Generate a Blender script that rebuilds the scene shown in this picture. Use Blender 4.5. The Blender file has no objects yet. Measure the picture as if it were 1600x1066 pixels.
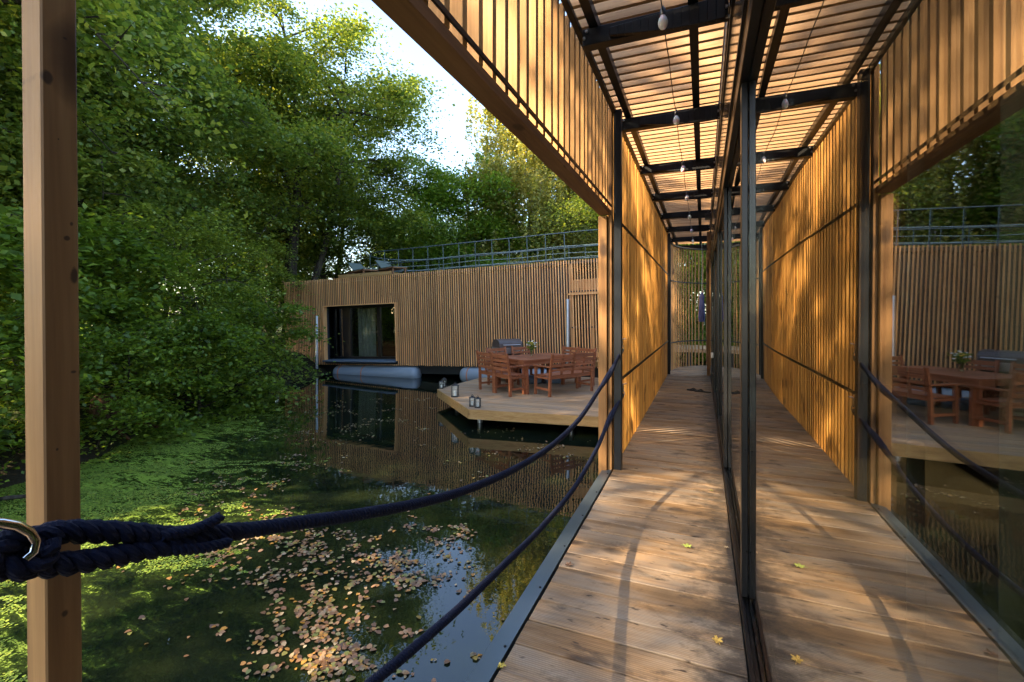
import bpy, math, random
import numpy as np
from mathutils import Vector, Matrix
R = math.radians
random.seed(7)
rng = np.random.default_rng(7)
SC = bpy.context.scene
COL = SC.collection

# ------------------------------------------------------------------ camera
TH = R(22.35)
CAMZ = 1.3
F = 725.0
cam = bpy.data.cameras.new("camera"); camo = bpy.data.objects.new("camera", cam); COL.objects.link(camo)
camo.location = (0, 0, CAMZ); camo.rotation_euler = (R(90), 0, TH)
cam.sensor_width = 36; cam.lens = F / 1600 * 36; cam.shift_y = -44 / 1600
cam.clip_start = 0.03; cam.clip_end = 1500
SC.camera = camo

# ------------------------------------------------------------------ light
PHI, EL = R(52), R(31)
w = bpy.data.worlds.new("World"); SC.world = w; w.use_nodes = True
nt = w.node_tree; bg = nt.nodes["Background"]
sky = nt.nodes.new("ShaderNodeTexSky"); sky.sky_type = 'NISHITA'; sky.sun_disc = False
sky.sun_elevation = EL; sky.sun_rotation = PHI + math.pi; sky.dust_density = 1.3; sky.air_density = 1.0; sky.ozone_density = 1.0
nt.links.new(sky.outputs[0], bg.inputs[0]); bg.inputs[1].default_value = 0.115
sl = bpy.data.lights.new("sun", 'SUN'); so = bpy.data.objects.new("sun", sl); COL.objects.link(so)
sl.energy = 3.9; sl.angle = R(0.6); sl.color = (1.0, 0.79, 0.50)
d = Vector((math.sin(PHI) * math.cos(EL), math.cos(PHI) * math.cos(EL), -math.sin(EL)))
so.rotation_euler = d.to_track_quat('-Z', 'Y').to_euler()
SC.view_settings.view_transform = 'Standard'; SC.view_settings.look = 'None'
SC.view_settings.exposure = 2.86; SC.view_settings.gamma = 1.0
cy = SC.cycles
cy.use_denoising = True; cy.max_bounces = 9; cy.diffuse_bounces = 4; cy.glossy_bounces = 5
cy.transmission_bounces = 5; cy.transparent_max_bounces = 12
cy.caustics_reflective = True; cy.caustics_refractive = False; cy.blur_glossy = 2.0
cy.sample_clamp_indirect = 12.0

# ------------------------------------------------------------------ helpers
def at(px, py, z):
    """point of the horizontal plane z seen at photo pixel (px, py)"""
    zc = F * (CAMZ - z) / (py - 489); lat = (px - 800) / F * zc
    return (lat * math.cos(TH) - zc * math.sin(TH), lat * math.sin(TH) + zc * math.cos(TH))

def onX(px, py, X):
    zc = -X * F / (math.cos(TH) * (1098 - px))
    return Vector((X, (zc + X * math.sin(TH)) / math.cos(TH), CAMZ - (py - 489) * zc / F))

def onY(px, Y):
    return Y * math.tan(math.atan((px - 800) / F) - TH)

class MB:
    def __init__(s): s.v = []; s.f = []; s.g = []
    def add(s, vs, fs):
        n = len(s.v); s.g.append((n, n + len(vs), len(s.f), len(s.f) + len(fs))); s.v += [tuple(p) for p in vs]; s.f += [tuple(i + n for i in f) for f in fs]
    def box(s, x0, x1, y0, y1, z0, z1, M=None):
        vs = [(x, y, z) for z in (z0, z1) for y in (y0, y1) for x in (x0, x1)]
        if M is not None: vs = [M @ Vector(p) for p in vs]
        s.add(vs, [(0, 2, 3, 1), (4, 5, 7, 6), (0, 1, 5, 4), (2, 6, 7, 3), (0, 4, 6, 2), (1, 3, 7, 5)])
    def prism(s, poly, z0, z1):
        n = len(poly)
        s.add([(x, y, z0) for x, y in poly] + [(x, y, z1) for x, y in poly],
              [tuple(range(n))[::-1], tuple(range(n, 2 * n))] + [(i, (i + 1) % n, n + (i + 1) % n, n + i) for i in range(n)])
    def bar(s, a, b, wx, wz, up=(0, 0, 1)):
        a, b = Vector(a), Vector(b); d = (b - a).normalized(); u = Vector(up)
        if abs(d.dot(u)) > .98: u = Vector((0, 1, 0))
        r = d.cross(u).normalized(); u = r.cross(d)
        vs = [p + r * i * wx / 2 + u * j * wz / 2 for p in (a, b) for i, j in ((-1, -1), (1, -1), (1, 1), (-1, 1))]
        s.add(vs, [(0, 1, 2, 3)[::-1], (4, 5, 6, 7), (0, 1, 5, 4), (1, 2, 6, 5), (2, 3, 7, 6), (3, 0, 4, 7)])
    def tube(s, pts, r, n=8, caps=True):
        pts = [Vector(p) for p in pts]; N = len(pts)
        rr = r if isinstance(r, (list, tuple)) else [r] * N
        ref = None; base = len(s.v); vs = []
        for i, p in enumerate(pts):
            t = (pts[min(i + 1, N - 1)] - pts[max(i - 1, 0)]).normalized()
            if ref is None:
                ref = Vector((0, 0, 1)) if abs(t.z) < .9 else Vector((1, 0, 0))
            a = (ref - t * ref.dot(t)).normalized(); ref = a; b = t.cross(a)
            for k in range(n):
                q = 2 * math.pi * k / n; vs.append(p + (a * math.cos(q) + b * math.sin(q)) * rr[i])
        fs = [(i * n + k, i * n + (k + 1) % n, (i + 1) * n + (k + 1) % n, (i + 1) * n + k) for i in range(N - 1) for k in range(n)]
        if caps: fs += [tuple(range(n))[::-1], tuple((N - 1) * n + k for k in range(n))]
        s.add(vs, fs)
    def lathe(s, prof, c=(0, 0, 0), n=20):
        vs = []; N = len(prof)
        for r, z in prof:
            for k in range(n):
                q = 2 * math.pi * k / n; vs.append((c[0] + r * math.cos(q), c[1] + r * math.sin(q), c[2] + z))
        fs = [(i * n + k, i * n + (k + 1) % n, (i + 1) * n + (k + 1) % n, (i + 1) * n + k) for i in range(N - 1) for k in range(n)]
        fs += [tuple(range(n))[::-1], tuple((N - 1) * n + k for k in range(n))]
        s.add(vs, fs)
    def parts(s, name, mat, parent=None, **k):      # every added piece becomes a part of its own
        out = []
        for a, b_, c, d_ in s.g:
            t = type(s)(); t.v = s.v[a:b_]; t.f = [tuple(i - a for i in f) for f in s.f[c:d_]]; out.append(t.build(name, mat, parent, **k))
        return out
    def build(s, name, mat, parent=None, smooth=False, bevel=0):
        me = bpy.data.meshes.new(name); me.from_pydata(s.v, [], s.f); me.update()
        if smooth:
            me.polygons.foreach_set('use_smooth', [True] * len(me.polygons))
        me.materials.append(mat)
        o = bpy.data.objects.new(name, me); COL.objects.link(o)
        if parent: o.parent = parent
        if bevel:
            b = o.modifiers.new('bevel', 'BEVEL'); b.width = bevel; b.segments = 1; b.limit_method = 'ANGLE'
        if smooth and s.f:
            try: me.set_sharp_from_angle(angle=R(40))
            except Exception: pass
        return o

def tag(o, label=None, cat=None, group=None, kind=None):
    if label: o['label'] = label
    if cat: o['category'] = cat
    if group: o['group'] = group
    if kind: o['kind'] = kind
    return o
def thing(name, label, cat, loc=(0, 0, 0), rz=0, group=None):
    o = bpy.data.objects.new(name, None); COL.objects.link(o); o.location = loc; o.rotation_euler = (0, 0, rz)
    o.empty_display_size = .2
    return tag(o, label, cat, group)
def copy_tree(o, parent=None):
    c = o.copy(); COL.objects.link(c); c.parent = parent
    for ch in list(o.children): copy_tree(ch, c)
    return c

# ------------------------------------------------------------------ materials
class NM:
    def __init__(s, name):
        s.m = bpy.data.materials.new(name); s.m.use_nodes = True; s.t = s.m.node_tree; s.t.nodes.clear()
        s.out = s.n('OutputMaterial')
    def n(s, kind, **kw):
        nd = s.t.nodes.new('ShaderNode' + kind)
        for k, v in kw.items(): setattr(nd, k, v)
        return nd
    def set(s, sock, v):
        if hasattr(v, 'links') and hasattr(v, 'is_output'): s.t.links.new(v, sock)
        elif v is not None:
            if isinstance(v, (tuple, list)) and len(v) == 3 and sock.type == 'RGBA': v = (*v, 1)
            sock.default_value = v
    def math(s, op, a, b=None, c=None, clamp=False):
        nd = s.n('Math', operation=op); nd.use_clamp = clamp
        s.set(nd.inputs[0], a)
        if b is not None: s.set(nd.inputs[1], b)
        if c is not None: s.set(nd.inputs[2], c)
        return nd.outputs[0]
    def mix(s, f, a, b, mode='MIX'):
        nd = s.n('Mix', data_type='RGBA', blend_type=mode)
        s.set(nd.inputs[0], f); s.set(nd.inputs[6], a); s.set(nd.inputs[7], b); return nd.outputs[2]
    def ramp(s, f, stops):
        nd = s.n('ValToRGB'); cr = nd.color_ramp
        while len(cr.elements) < len(stops): cr.elements.new(0.5)
        for e, (p, c) in zip(cr.elements, stops):
            e.position = p; e.color = (*c, 1) if isinstance(c, tuple) else (c, c, c, 1)
        s.set(nd.inputs[0], f); return nd.outputs[0]
    def coords(s, scale=(1, 1, 1), rand=0.0):
        tc = s.n('TexCoord').outputs['Object']
        mp = s.n('Mapping'); s.set(mp.inputs[0], tc); mp.inputs[3].default_value = scale
        if rand:
            g = s.n('NewGeometry').outputs['Random Per Island']
            cx = s.n('CombineXYZ')
            for i, k in enumerate((37.1, 91.7, 53.3)): s.set(cx.inputs[i], s.math('MULTIPLY', g, k * rand))
            s.set(mp.inputs[1], cx.outputs[0])
        return mp.outputs[0]
    def noise(s, vec, scale, detail=3, rough=.5, dist=0):
        nd = s.n('TexNoise'); s.set(nd.inputs['Vector'], vec); nd.inputs['Scale'].default_value = scale
        nd.inputs['Detail'].default_value = detail; nd.inputs['Roughness'].default_value = rough; nd.inputs['Distortion'].default_value = dist
        return nd.outputs[0]
    def bump(s, h, strength=.3, dist=.01):
        nd = s.n('Bump'); nd.inputs['Strength'].default_value = strength; nd.inputs['Distance'].default_value = dist
        s.set(nd.inputs['Height'], h); return nd.outputs[0]
    def pbr(s, col, rough=.5, metal=0, normal=None, spec=None, **kw):
        p = s.n('BsdfPrincipled'); s.set(p.inputs['Base Color'], col); s.set(p.inputs['Roughness'], rough)
        s.set(p.inputs['Metallic'], metal)
        if normal is not None: s.set(p.inputs['Normal'], normal)
        if spec is not None: s.set(p.inputs['Specular IOR Level'], spec)
        for k, v in kw.items(): s.set(p.inputs[k], v)
        return p.outputs[0]
    def done(s, sh):
        s.t.links.new(sh, s.out.inputs[0]); return s.m

def wood(name, axis, c1, c2, c3, weather=0.0, grey=(.2, .17, .14), knots=.5, rough=.6, reed=0.0, reed_axis=1, stain=0.0, fine=1.0, spec=.3, kr=1.0, tonev=.2):
    """board wood: grain along axis; every board (island) gets its own offset and tone"""
    m = NM(name)
    sc = [22 * fine] * 3; sc[axis] = 1.3 * fine
    v = m.coords(tuple(sc), 1.0)
    g = m.noise(v, 1.0, 5, .62, .8)
    sc2 = [70 * fine] * 3; sc2[axis] = 2.5
    g2 = m.noise(m.coords(tuple(sc2), 1.0), 1.6, 3, .6)
    isl = m.n('NewGeometry').outputs['Random Per Island']
    col = m.ramp(g, [(.28, c1), (.5, c2), (.74, c3)])
    col = m.mix(m.math('MULTIPLY', g2, .45), col, c1, 'MULTIPLY')
    tone = m.ramp(isl, [(0, .92 - tonev), (.5, .95), (1, 1.0 + tonev * .7)])
    col = m.mix(1.0, col, tone, 'MULTIPLY')
    # knots
    if knots:
        sk = [6.5] * 3; sk[axis] = 3.4
        vo = m.n('TexVoronoi'); m.set(vo.inputs['Vector'], m.coords(tuple(sk), 1.0)); vo.inputs['Scale'].default_value = 1.0
        k = m.ramp(m.math('ADD', vo.outputs['Distance'], m.math('MULTIPLY', m.noise(m.coords((30, 30, 30)), 1, 2), .07)), [(.10 * kr, 1.0), (.15 * kr, .75), (.21 * kr, .0)])
        pick = m.n('SeparateColor'); m.set(pick.inputs[0], vo.outputs['Color'])
        on = m.ramp(pick.outputs[0], [(.42, 0.0), (.46, 1.0)])
        kk = m.math('MULTIPLY', m.math('MULTIPLY', k, on), knots)
        col = m.mix(kk, col, (c1[0] * .22, c1[1] * .2, c1[2] * .2))
    if weather:
        wn = m.noise(m.coords(tuple(4.5 if i != axis else 1.1 for i in range(3)), .4), 1.2, 5, .65)
        wf = m.math('MULTIPLY', m.ramp(wn, [(.42, 0.0), (.66, 1.0)]), weather)
        col = m.mix(wf, col, grey)
    if stain:
        sn = m.noise(m.coords(tuple(5.5 if i != axis else 2.4 for i in range(3))), 1.4, 6, .7, .6)
        sf = m.math('MULTIPLY', m.ramp(sn, [(.56, 0.0), (.72, 1.0)]), stain)
        col = m.mix(sf, col, (.035, .03, .028))
        tx = m.n('SeparateXYZ'); m.set(tx.inputs[0], m.n('TexCoord').outputs['Object'])
        tf = m.math('MULTIPLY', m.math('SUBTRACT', tx.outputs[0], -.16), 1.25, clamp=True)   # mould along the door track
        tn = m.noise(m.coords((5, 8, 5)), 1.7, 5, .7)
        col = m.mix(m.math('MULTIPLY', m.ramp(m.math('ADD', tn, tf), [(.62, 0.0), (.86, 1.0)]), .8), col, (.03, .027, .025))
        sn2 = m.noise(m.coords(tuple(26 if i != axis else 9 for i in range(3))), 1.0, 3, .5)
        col = m.mix(m.math('MULTIPLY', m.ramp(sn2, [(.66, 0.0), (.72, 1.0)]), stain * 1.1, clamp=True), col, (.03, .022, .018))
    h = m.math('ADD', m.math('MULTIPLY', g, .6), m.math('MULTIPLY', g2, .4))
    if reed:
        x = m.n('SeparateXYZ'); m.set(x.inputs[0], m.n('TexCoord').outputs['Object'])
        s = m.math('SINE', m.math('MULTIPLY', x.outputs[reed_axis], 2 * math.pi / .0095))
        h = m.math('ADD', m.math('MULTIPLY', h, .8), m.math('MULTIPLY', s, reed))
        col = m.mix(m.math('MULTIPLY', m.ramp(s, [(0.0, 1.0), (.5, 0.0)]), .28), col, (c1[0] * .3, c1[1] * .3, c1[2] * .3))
    return m.done(m.pbr(col, m.math('ADD', rough, m.math('MULTIPLY', g, .15)), 0, m.bump(h, .35, .004), spec))

LARCH = ((.34, .17, .055), (.50, .275, .10), (.62, .37, .155))
M = {}
M['slat_z'] = wood('larch slats upright', 2, *LARCH, knots=.8, rough=.5, kr=1.6, tonev=.28)
M['slat_wall'] = wood('oiled larch slats of the wall', 2, (.38, .17, .033), (.56, .28, .06), (.68, .39, .10), knots=.8, rough=.45, kr=1.6, tonev=.3)
M['slat_x'] = wood('larch slats of the roof', 0, (.32, .175, .08), (.46, .28, .145), (.56, .37, .215), knots=.5, rough=.55)
M['deck'] = wood('weathered deck boards', 0, (.19, .11, .055), (.38, .235, .12), (.53, .355, .205), weather=.85, grey=(.31, .26, .21), knots=.9, rough=.55, reed=.35, stain=.9, kr=1.5, tonev=.35)
M['terrace'] = wood('terrace boards', 0, (.26, .15, .07), (.42, .27, .14), (.52, .35, .2), weather=.5, grey=(.3, .25, .2), knots=.5, rough=.6)
M['fascia'] = wood('fascia boards', 0, (.32, .18, .06), (.46, .28, .11), (.55, .36, .16), knots=.7, rough=.6)
M['beam'] = wood('dark larch beam', 1, (.14, .065, .03), (.22, .11, .05), (.28, .15, .07), knots=.7)
M['post'] = wood('larch post', 2, (.17, .08, .028), (.26, .135, .05), (.34, .19, .075), knots=.95, rough=.55, fine=.8, kr=1.5)
M['far_slat'] = wood('far slats', 2, (.58, .27, .095), (.78, .42, .165), (.87, .54, .25), weather=.12, grey=(.4, .31, .2), knots=.5)
M['red_wood'] = wood('red brown stained wood', 0, (.21, .07, .03), (.33, .115, .05), (.41, .16, .075), knots=.0, rough=.45)

def near_post_mat():
    m = M['post'].copy(); m.name = 'larch post with knots'; t = m.node_tree
    p = [n for n in t.nodes if n.type == 'BSDF_PRINCIPLED'][0]; src = p.inputs['Base Color'].links[0].from_socket
    h = NM.__new__(NM); h.m = m; h.t = t
    sx = h.n('SeparateXYZ'); h.set(sx.inputs[0], h.n('TexCoord').outputs['Object'])
    wob = h.noise(h.coords((60, 60, 30)), 1.0, 3, .6); tot = None
    for y0, z0, a, b_ in [(-.013, 2.607, .011, .016), (.006, 2.668, .006, .005), (.011, 2.42, .004, .006), (.006, 2.40, .0065, .006), (.013, 2.35, .008, .022),
                          (.012, 2.22, .006, .004), (-.002, 2.53, .002, .003), (.0, 1.90, .008, .01), (.008, 1.62, .006, .006), (-.006, 2.12, .003, .004)]:
        dy = h.math('DIVIDE', h.math('SUBTRACT', sx.outputs[1], y0), a); dz = h.math('DIVIDE', h.math('SUBTRACT', sx.outputs[2], z0), b_)
        d = h.math('SQRT', h.math('ADD', h.math('MULTIPLY', dy, dy), h.math('MULTIPLY', dz, dz)))
        k = h.ramp(h.math('ADD', d, h.math('MULTIPLY', wob, .8)), [(.75, 1.0), (1.0, .0)])
        tot = k if tot is None else h.math('MAXIMUM', tot, k)
    h.set(p.inputs['Base Color'], h.mix(h.math('MULTIPLY', tot, .85), src, (.03, .016, .008)))
    return m
def simple(name, col, rough=.5, metal=0, var=.15, bscale=30, bump=.1, spec=None, **kw):
    m = NM(name); n = m.noise(m.coords(), bscale, 4, .6); n2 = m.noise(m.coords(), bscale * .12, 3)
    c = m.mix(m.ramp(n2, [(.3, 0.0), (.7, 1.0)]), tuple(x * (1 - var) for x in col), tuple(min(1, x * (1 + var)) for x in col))
    return m.done(m.pbr(c, m.math('ADD', rough - .06, m.math('MULTIPLY', n, .12)), metal, m.bump(n, bump, .002), spec, **kw))
M['steel'] = simple('black painted steel', (.007, .008, .011), .42, 0, .15, 60, .08, .3)
M['steel_gloss'] = simple('gloss dark aluminium', (.05, .045, .045), .14, .75, .15, 12, .04)
M['frame'] = simple('anthracite window frame', (.006, .0065, .008), .3, .1, .2, 25, .03, .35)
M['edging'] = simple('grey blue sheet metal edging', (.085, .11, .135), .3, .55, .12, 3, .12)
M['galv'] = simple('galvanised steel', (.42, .43, .44), .38, .8, .15, 40, .1)
M['chrome'] = simple('bright steel', (.7, .69, .66), .14, 1.0, .05, 40, .02)
M['dark'] = simple('dark board behind slats', (.02, .022, .027), .6, 0, .3, 5, .1)
M['hull'] = simple('black hull', (.012, .013, .014), .5, 0, .2, 8, .1)
M['pontoon'] = simple('grey rubber pontoon', (.22, .26, .30), .42, 0, .08, 6, .05)
M['strap'] = simple('faded orange strap', (.45, .18, .1), .7)
M['rail'] = simple('grey green painted rail', (.07, .1, .11), .4, .3)
M['wire'] = simple('pale rope wire', (.35, .42, .4), .5)
M['curtain'] = simple('curtain cloth', (.075, .08, .06), .9, 0, .1, 200, .1)
M['far_curtain'] = simple('pale curtain cloth', (.6, .6, .55), .9, 0, .1, 200, .1)
M['interior'] = simple('interior plaster', (.16, .15, .13), .9)
M['int_floor'] = simple('interior floor', (.10, .075, .05), .5)
M['fabric'] = simple('grey green sling cloth', (.09, .115, .10), .8)
M['grill'] = simple('grill lid', (.09, .07, .065), .4, .3)
M['grill_steel'] = simple('grill steel', (.45, .46, .47), .3, .8)
M['black'] = simple('black metal', (.012, .012, .014), .4)
M['blue_cloth'] = simple('deep blue cord', (.008, .013, .075), .85, 0, .3, 120, .3)
M['blue_grey'] = simple('blue grey slabs', (.10, .14, .19), .7)
M['plastic'] = simple('white plastic', (.65, .64, .6), .4)
M['rubber'] = simple('black rubber', (.012, .011, .011), .7)

def rope_mat():
    m = NM('navy rope')
    v = m.coords((1, 1, 1)); n = m.noise(v, 420, 2, .6); n2 = m.noise(v, 40, 3)
    wv = m.n('TexWave', wave_type='BANDS', bands_direction='DIAGONAL'); m.set(wv.inputs[0], v); wv.inputs['Scale'].default_value = 95; wv.inputs['Distortion'].default_value = 2.5
    c = m.mix(n2, (.003, .005, .016), (.007, .012, .038))
    return m.done(m.pbr(c, .78, 0, m.bump(m.math('ADD', m.math('MULTIPLY', wv.outputs[1], .7), n), .6, .002), .2))
M['rope'] = rope_mat()

def bulb_mat():
    m = NM('opal bulb'); return m.done(m.pbr((.78, .76, .78), .35, 0, None, .5, **{'Subsurface Weight': .3}))
M['bulb'] = bulb_mat()

def glass_mat(name, f0, expo, tint):
    m = NM(name); g = m.n('NewGeometry')
    dt = m.n('VectorMath', operation='DOT_PRODUCT'); m.set(dt.inputs[0], g.outputs['Incoming']); m.set(dt.inputs[1], g.outputs['Normal'])
    c = m.math('ABSOLUTE', dt.outputs['Value']); f = m.math('POWER', m.math('SUBTRACT', 1.0, c), expo)
    f = m.math('ADD', f0, m.math('MULTIPLY', f, 1 - f0), clamp=True)
    wob = m.bump(m.noise(m.coords((1, .8, .5)), 1.1, 1, .3), .09, .05)
    tr = m.n('BsdfTransparent'); m.set(tr.inputs[0], tint)
    gl = m.n('BsdfGlossy'); gl.inputs['Roughness'].default_value = 0.0; m.set(gl.inputs[0], (.97, .95, .92)); m.set(gl.inputs['Normal'], wob)
    mx = m.n('MixShader'); m.set(mx.inputs[0], f); m.t.links.new(tr.outputs[0], mx.inputs[1]); m.t.links.new(gl.outputs[0], mx.inputs[2])
    return m.done(mx.outputs[0])
M['glass'] = glass_mat('coated window glass', .16, 4.0, (.72, .74, .7))
M['clear'] = glass_mat('clear glass', .05, 5.0, (.92, .94, .92))

def leaf_mat(name, cols, trans=.5, rough=.42):
    m = NM(name); isl = m.n('NewGeometry').outputs['Random Per Island']
    big = m.noise(m.coords(), .55, 2, .5)
    f = m.math('ADD', m.math('MULTIPLY', isl, .6), m.math('MULTIPLY', big, .5))
    c = m.ramp(f, [(.2, cols[0]), (.5, cols[1]), (.85, cols[2])])
    d = m.pbr(c, rough, 0, None, .35)
    tl = m.n('BsdfTranslucent'); m.set(tl.inputs[0], m.mix(1.0, c, (1.7, 1.55, .7), 'MULTIPLY'))
    mx = m.n('MixShader'); mx.inputs[0].default_value = trans
    m.t.links.new(d, mx.inputs[1]); m.t.links.new(tl.outputs[0], mx.inputs[2])
    return m.done(mx.outputs[0])
M['leaf_alder'] = leaf_mat('alder leaves', [(.07, .125, .026), (.13, .195, .038), (.28, .31, .055)])
M['leaf_near'] = leaf_mat('near alder leaves', [(.09, .14, .022), (.16, .22, .034), (.30, .35, .05)], .35, .35)
M['leaf_oak'] = leaf_mat('deep green leaves', [(.06, .11, .028), (.11, .17, .038), (.21, .25, .05)])
M['leaf_bright'] = leaf_mat('fresh green leaves', [(.07, .15, .02), (.13, .23, .03), (.24, .33, .045)])
M['leaf_birch'] = leaf_mat('birch leaves', [(.13, .17, .04), (.25, .27, .08), (.45, .40, .14)])
M['leaf_shrub'] = leaf_mat('shrub leaves', [(.055, .10, .016), (.11, .18, .024), (.20, .28, .035)])

def bark(name, a, b, white=False):
    m = NM(name); v = m.coords((9, 9, 2.2) if not white else (3, 3, 9)); n = m.noise(v, 1.6, 5, .65, .4)
    c = m.ramp(n, [(.35, a), (.62, b)])
    return m.done(m.pbr(c, .85, 0, m.bump(n, .8, .03), .2))
M['bark'] = bark('dark bark', (.018, .014, .011), (.07, .058, .042))
M['bark_birch'] = bark('birch bark', (.08, .07, .06), (.55, .5, .42), True)

# ------------------------------------------------------------------ ground and water
WZ = -.80
def bank_d(x, y):      # distance into the pond from the left bank
    return (x + 7.9) * .9 + (y - 2.7) * .43
def smooth(a, b, x):
    t = np.clip((x - a) / (b - a), 0, 1); return t * t * (3 - 2 * t)
def ground_h(x, y):
    wob = .35 * np.sin(x * .9 + 1.3) * np.sin(y * .8) + .25 * np.sin(y * 1.9 + x)
    dl = bank_d(x, y) + wob
    db = 17.3 - y + wob * 1.2 - np.clip(x + 2, 0, 3) * .9
    dr = 14 - x; df = y + 22
    dd = np.minimum(np.minimum(dl, db), np.minimum(dr, df))
    h = WZ + .12 - .9 * smooth(-.2, 1.6, dd) + .55 * smooth(0, 1.4, -dd) + .012 * np.clip(-dd, 0, 60)
    return h + .08 * np.sin(x * 2.3) * np.sin(y * 2.7) * smooth(0, .8, -dd)
def terrain():
    xs = np.concatenate([np.linspace(-400, -45, 14), np.linspace(-44, 20, 180), np.linspace(22, 400, 14)])
    ys = np.concatenate([np.linspace(-300, -26, 10), np.linspace(-25, 40, 190), np.linspace(42, 500, 14)])
    X, Y = np.meshgrid(xs, ys); Z = ground_h(X, Y)
    v = np.stack([X.ravel(), Y.ravel(), Z.ravel()], 1); nx = len(xs)
    f = [(j * nx + i, j * nx + i + 1, (j + 1) * nx + i + 1, (j + 1) * nx + i) for j in range(len(ys) - 1) for i in range(nx - 1)]
    m = NM('earth and grass'); co = m.coords()
    n = m.noise(co, .5, 6, .65); n2 = m.noise(co, 9, 4, .7)
    c = m.mix(m.ramp(n, [(.42, 0.0), (.6, 1.0)]), (.03, .022, .013), (.05, .085, .02))
    c = m.mix(m.math('MULTIPLY', n2, .6), c, (.02, .022, .01))
    mt = m.done(m.pbr(c, .95, 0, m.bump(n2, .9, .06), .1))
    b = MB(); b.v = [tuple(p) for p in v]; b.f = f
    o = b.build('ground', mt, smooth=True); tag(o, kind='structure'); return o
terrain()

def water():
    m = NM('pond water'); co = m.coords()
    sx = m.n('SeparateXYZ'); m.set(sx.inputs[0], m.n('TexCoord').outputs['Object'])
    x, y = sx.outputs[0], sx.outputs[1]
    dd = m.math('ADD', m.math('MULTIPLY', m.math('ADD', x, 7.9), .9), m.math('MULTIPLY', m.math('SUBTRACT', y, 2.7), .43))
    # far along the bank the weed thins out
    dd = m.math('ADD', dd, m.math('MULTIPLY', m.math('MAXIMUM', m.math('SUBTRACT', y, 4.0), 0.0), .55))
    big = m.noise(m.coords((.55, .9, 1)), 1.0, 4, .6, .8)
    mp = m.n('Mapping'); m.set(mp.inputs[0], m.n('TexCoord').outputs['Object']); mp.inputs[2].default_value = (0, 0, R(25)); mp.inputs[3].default_value = (1.0, 3.0, 1)
    st = m.noise(mp.outputs[0], 3.2, 6, .72, 1.4)
    fine = m.noise(co, 34, 4, .75)
    lvl = m.math('MULTIPLY', m.math('MINIMUM', m.math('SUBTRACT', 3.1, dd), 1.3), .13)
    s = m.math('ADD', m.math('ADD', m.math('MULTIPLY', st, 1.35), m.math('MULTIPLY', big, .6)), m.math('ADD', m.math('MULTIPLY', fine, .8), lvl))
    mask = m.ramp(m.math('SUBTRACT', s, 1.04), [(.48, 0.0), (.56, 1.0)])
    dots = m.noise(co, 120, 2, .8)
    wc = m.mix(m.ramp(m.noise(co, 2.2, 4), [(.4, 0.0), (.7, 1.0)]), (.004, .007, .005), (.014, .019, .007))
    wc = m.mix(m.math('MULTIPLY', m.ramp(m.math('SUBTRACT', s, .92), [(.40, 0.0), (.55, 1.0)]), .7), wc, (.03, .05, .01))
    rip = m.bump(m.noise(m.coords((1, 1, 1)), 5.5, 3, .5), .045, .02)
    wsh = m.pbr(wc, .015, 0, rip, .6, IOR=1.5)
    gc = m.mix(m.ramp(m.math('ADD', m.math('MULTIPLY', dots, .6), m.math('MULTIPLY', st, .5)), [(.35, 0.0), (.7, 1.0)]), (.05, .11, .012), (.22, .31, .025))
    gsh = m.pbr(gc, .6, 0, m.bump(dots, .7, .01), .3)
    mx = m.n('MixShader'); m.set(mx.inputs[0], mask); m.t.links.new(wsh, mx.inputs[1]); m.t.links.new(gsh, mx.inputs[2])
    mt = m.done(mx.outputs[0])
    b = MB(); b.add([(-60, -60, WZ), (60, -60, WZ), (60, 60, WZ), (-60, 60, WZ)], [(0, 1, 2, 3)])
    tag(b.build('water', mt), kind='structure')
water()

def quads(name, V, mat, parent=None, mats=None):
    """V: (N,k,3) polygons"""
    N, k = V.shape[:2]; me = bpy.data.meshes.new(name)
    me.vertices.add(N * k); me.vertices.foreach_set('co', V.reshape(-1).astype(np.float32))
    me.loops.add(N * k); me.loops.foreach_set('vertex_index', np.arange(N * k, dtype=np.int32))
    me.polygons.add(N); me.polygons.foreach_set('loop_start', np.arange(0, N * k, k, dtype=np.int32))
    me.materials.append(mat); me.update(calc_edges=True)
    o = bpy.data.objects.new(name, me); COL.objects.link(o)
    if parent: o.parent = parent
    return o
def leaf_polys(C, size, tilt, rg, asp=.62, lift=.12, hexa=False, droop=0.0):
    N = len(C)
    nrm = rg.normal(0, tilt, (N, 3)); nrm[:, 2] += 1; nrm /= np.linalg.norm(nrm, axis=1)[:, None]
    a = rg.normal(0, 1, (N, 3)); a[:, 2] -= droop; a -= nrm * (a * nrm).sum(1)[:, None]; a /= np.linalg.norm(a, axis=1)[:, None] + 1e-9
    b = np.cross(nrm, a); s = (size * rg.uniform(.55, 1.3, N))[:, None]
    if hexa:
        P = [C - a * s * .5, C - a * s * .22 + b * s * asp * .42 + nrm * s * lift, C + a * s * .18 + b * s * asp * .48 + nrm * s * lift,
             C + a * s * .5 - nrm * s * .08, C + a * s * .18 - b * s * asp * .48 + nrm * s * lift, C - a * s * .22 - b * s * asp * .42 + nrm * s * lift]
    else:
        P = [C - a * s * .5, C + b * s * asp * .5 + nrm * s * lift, C + a * s * .5, C - b * s * asp * .5 + nrm * s * lift]
    return np.stack(P, 1)

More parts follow.
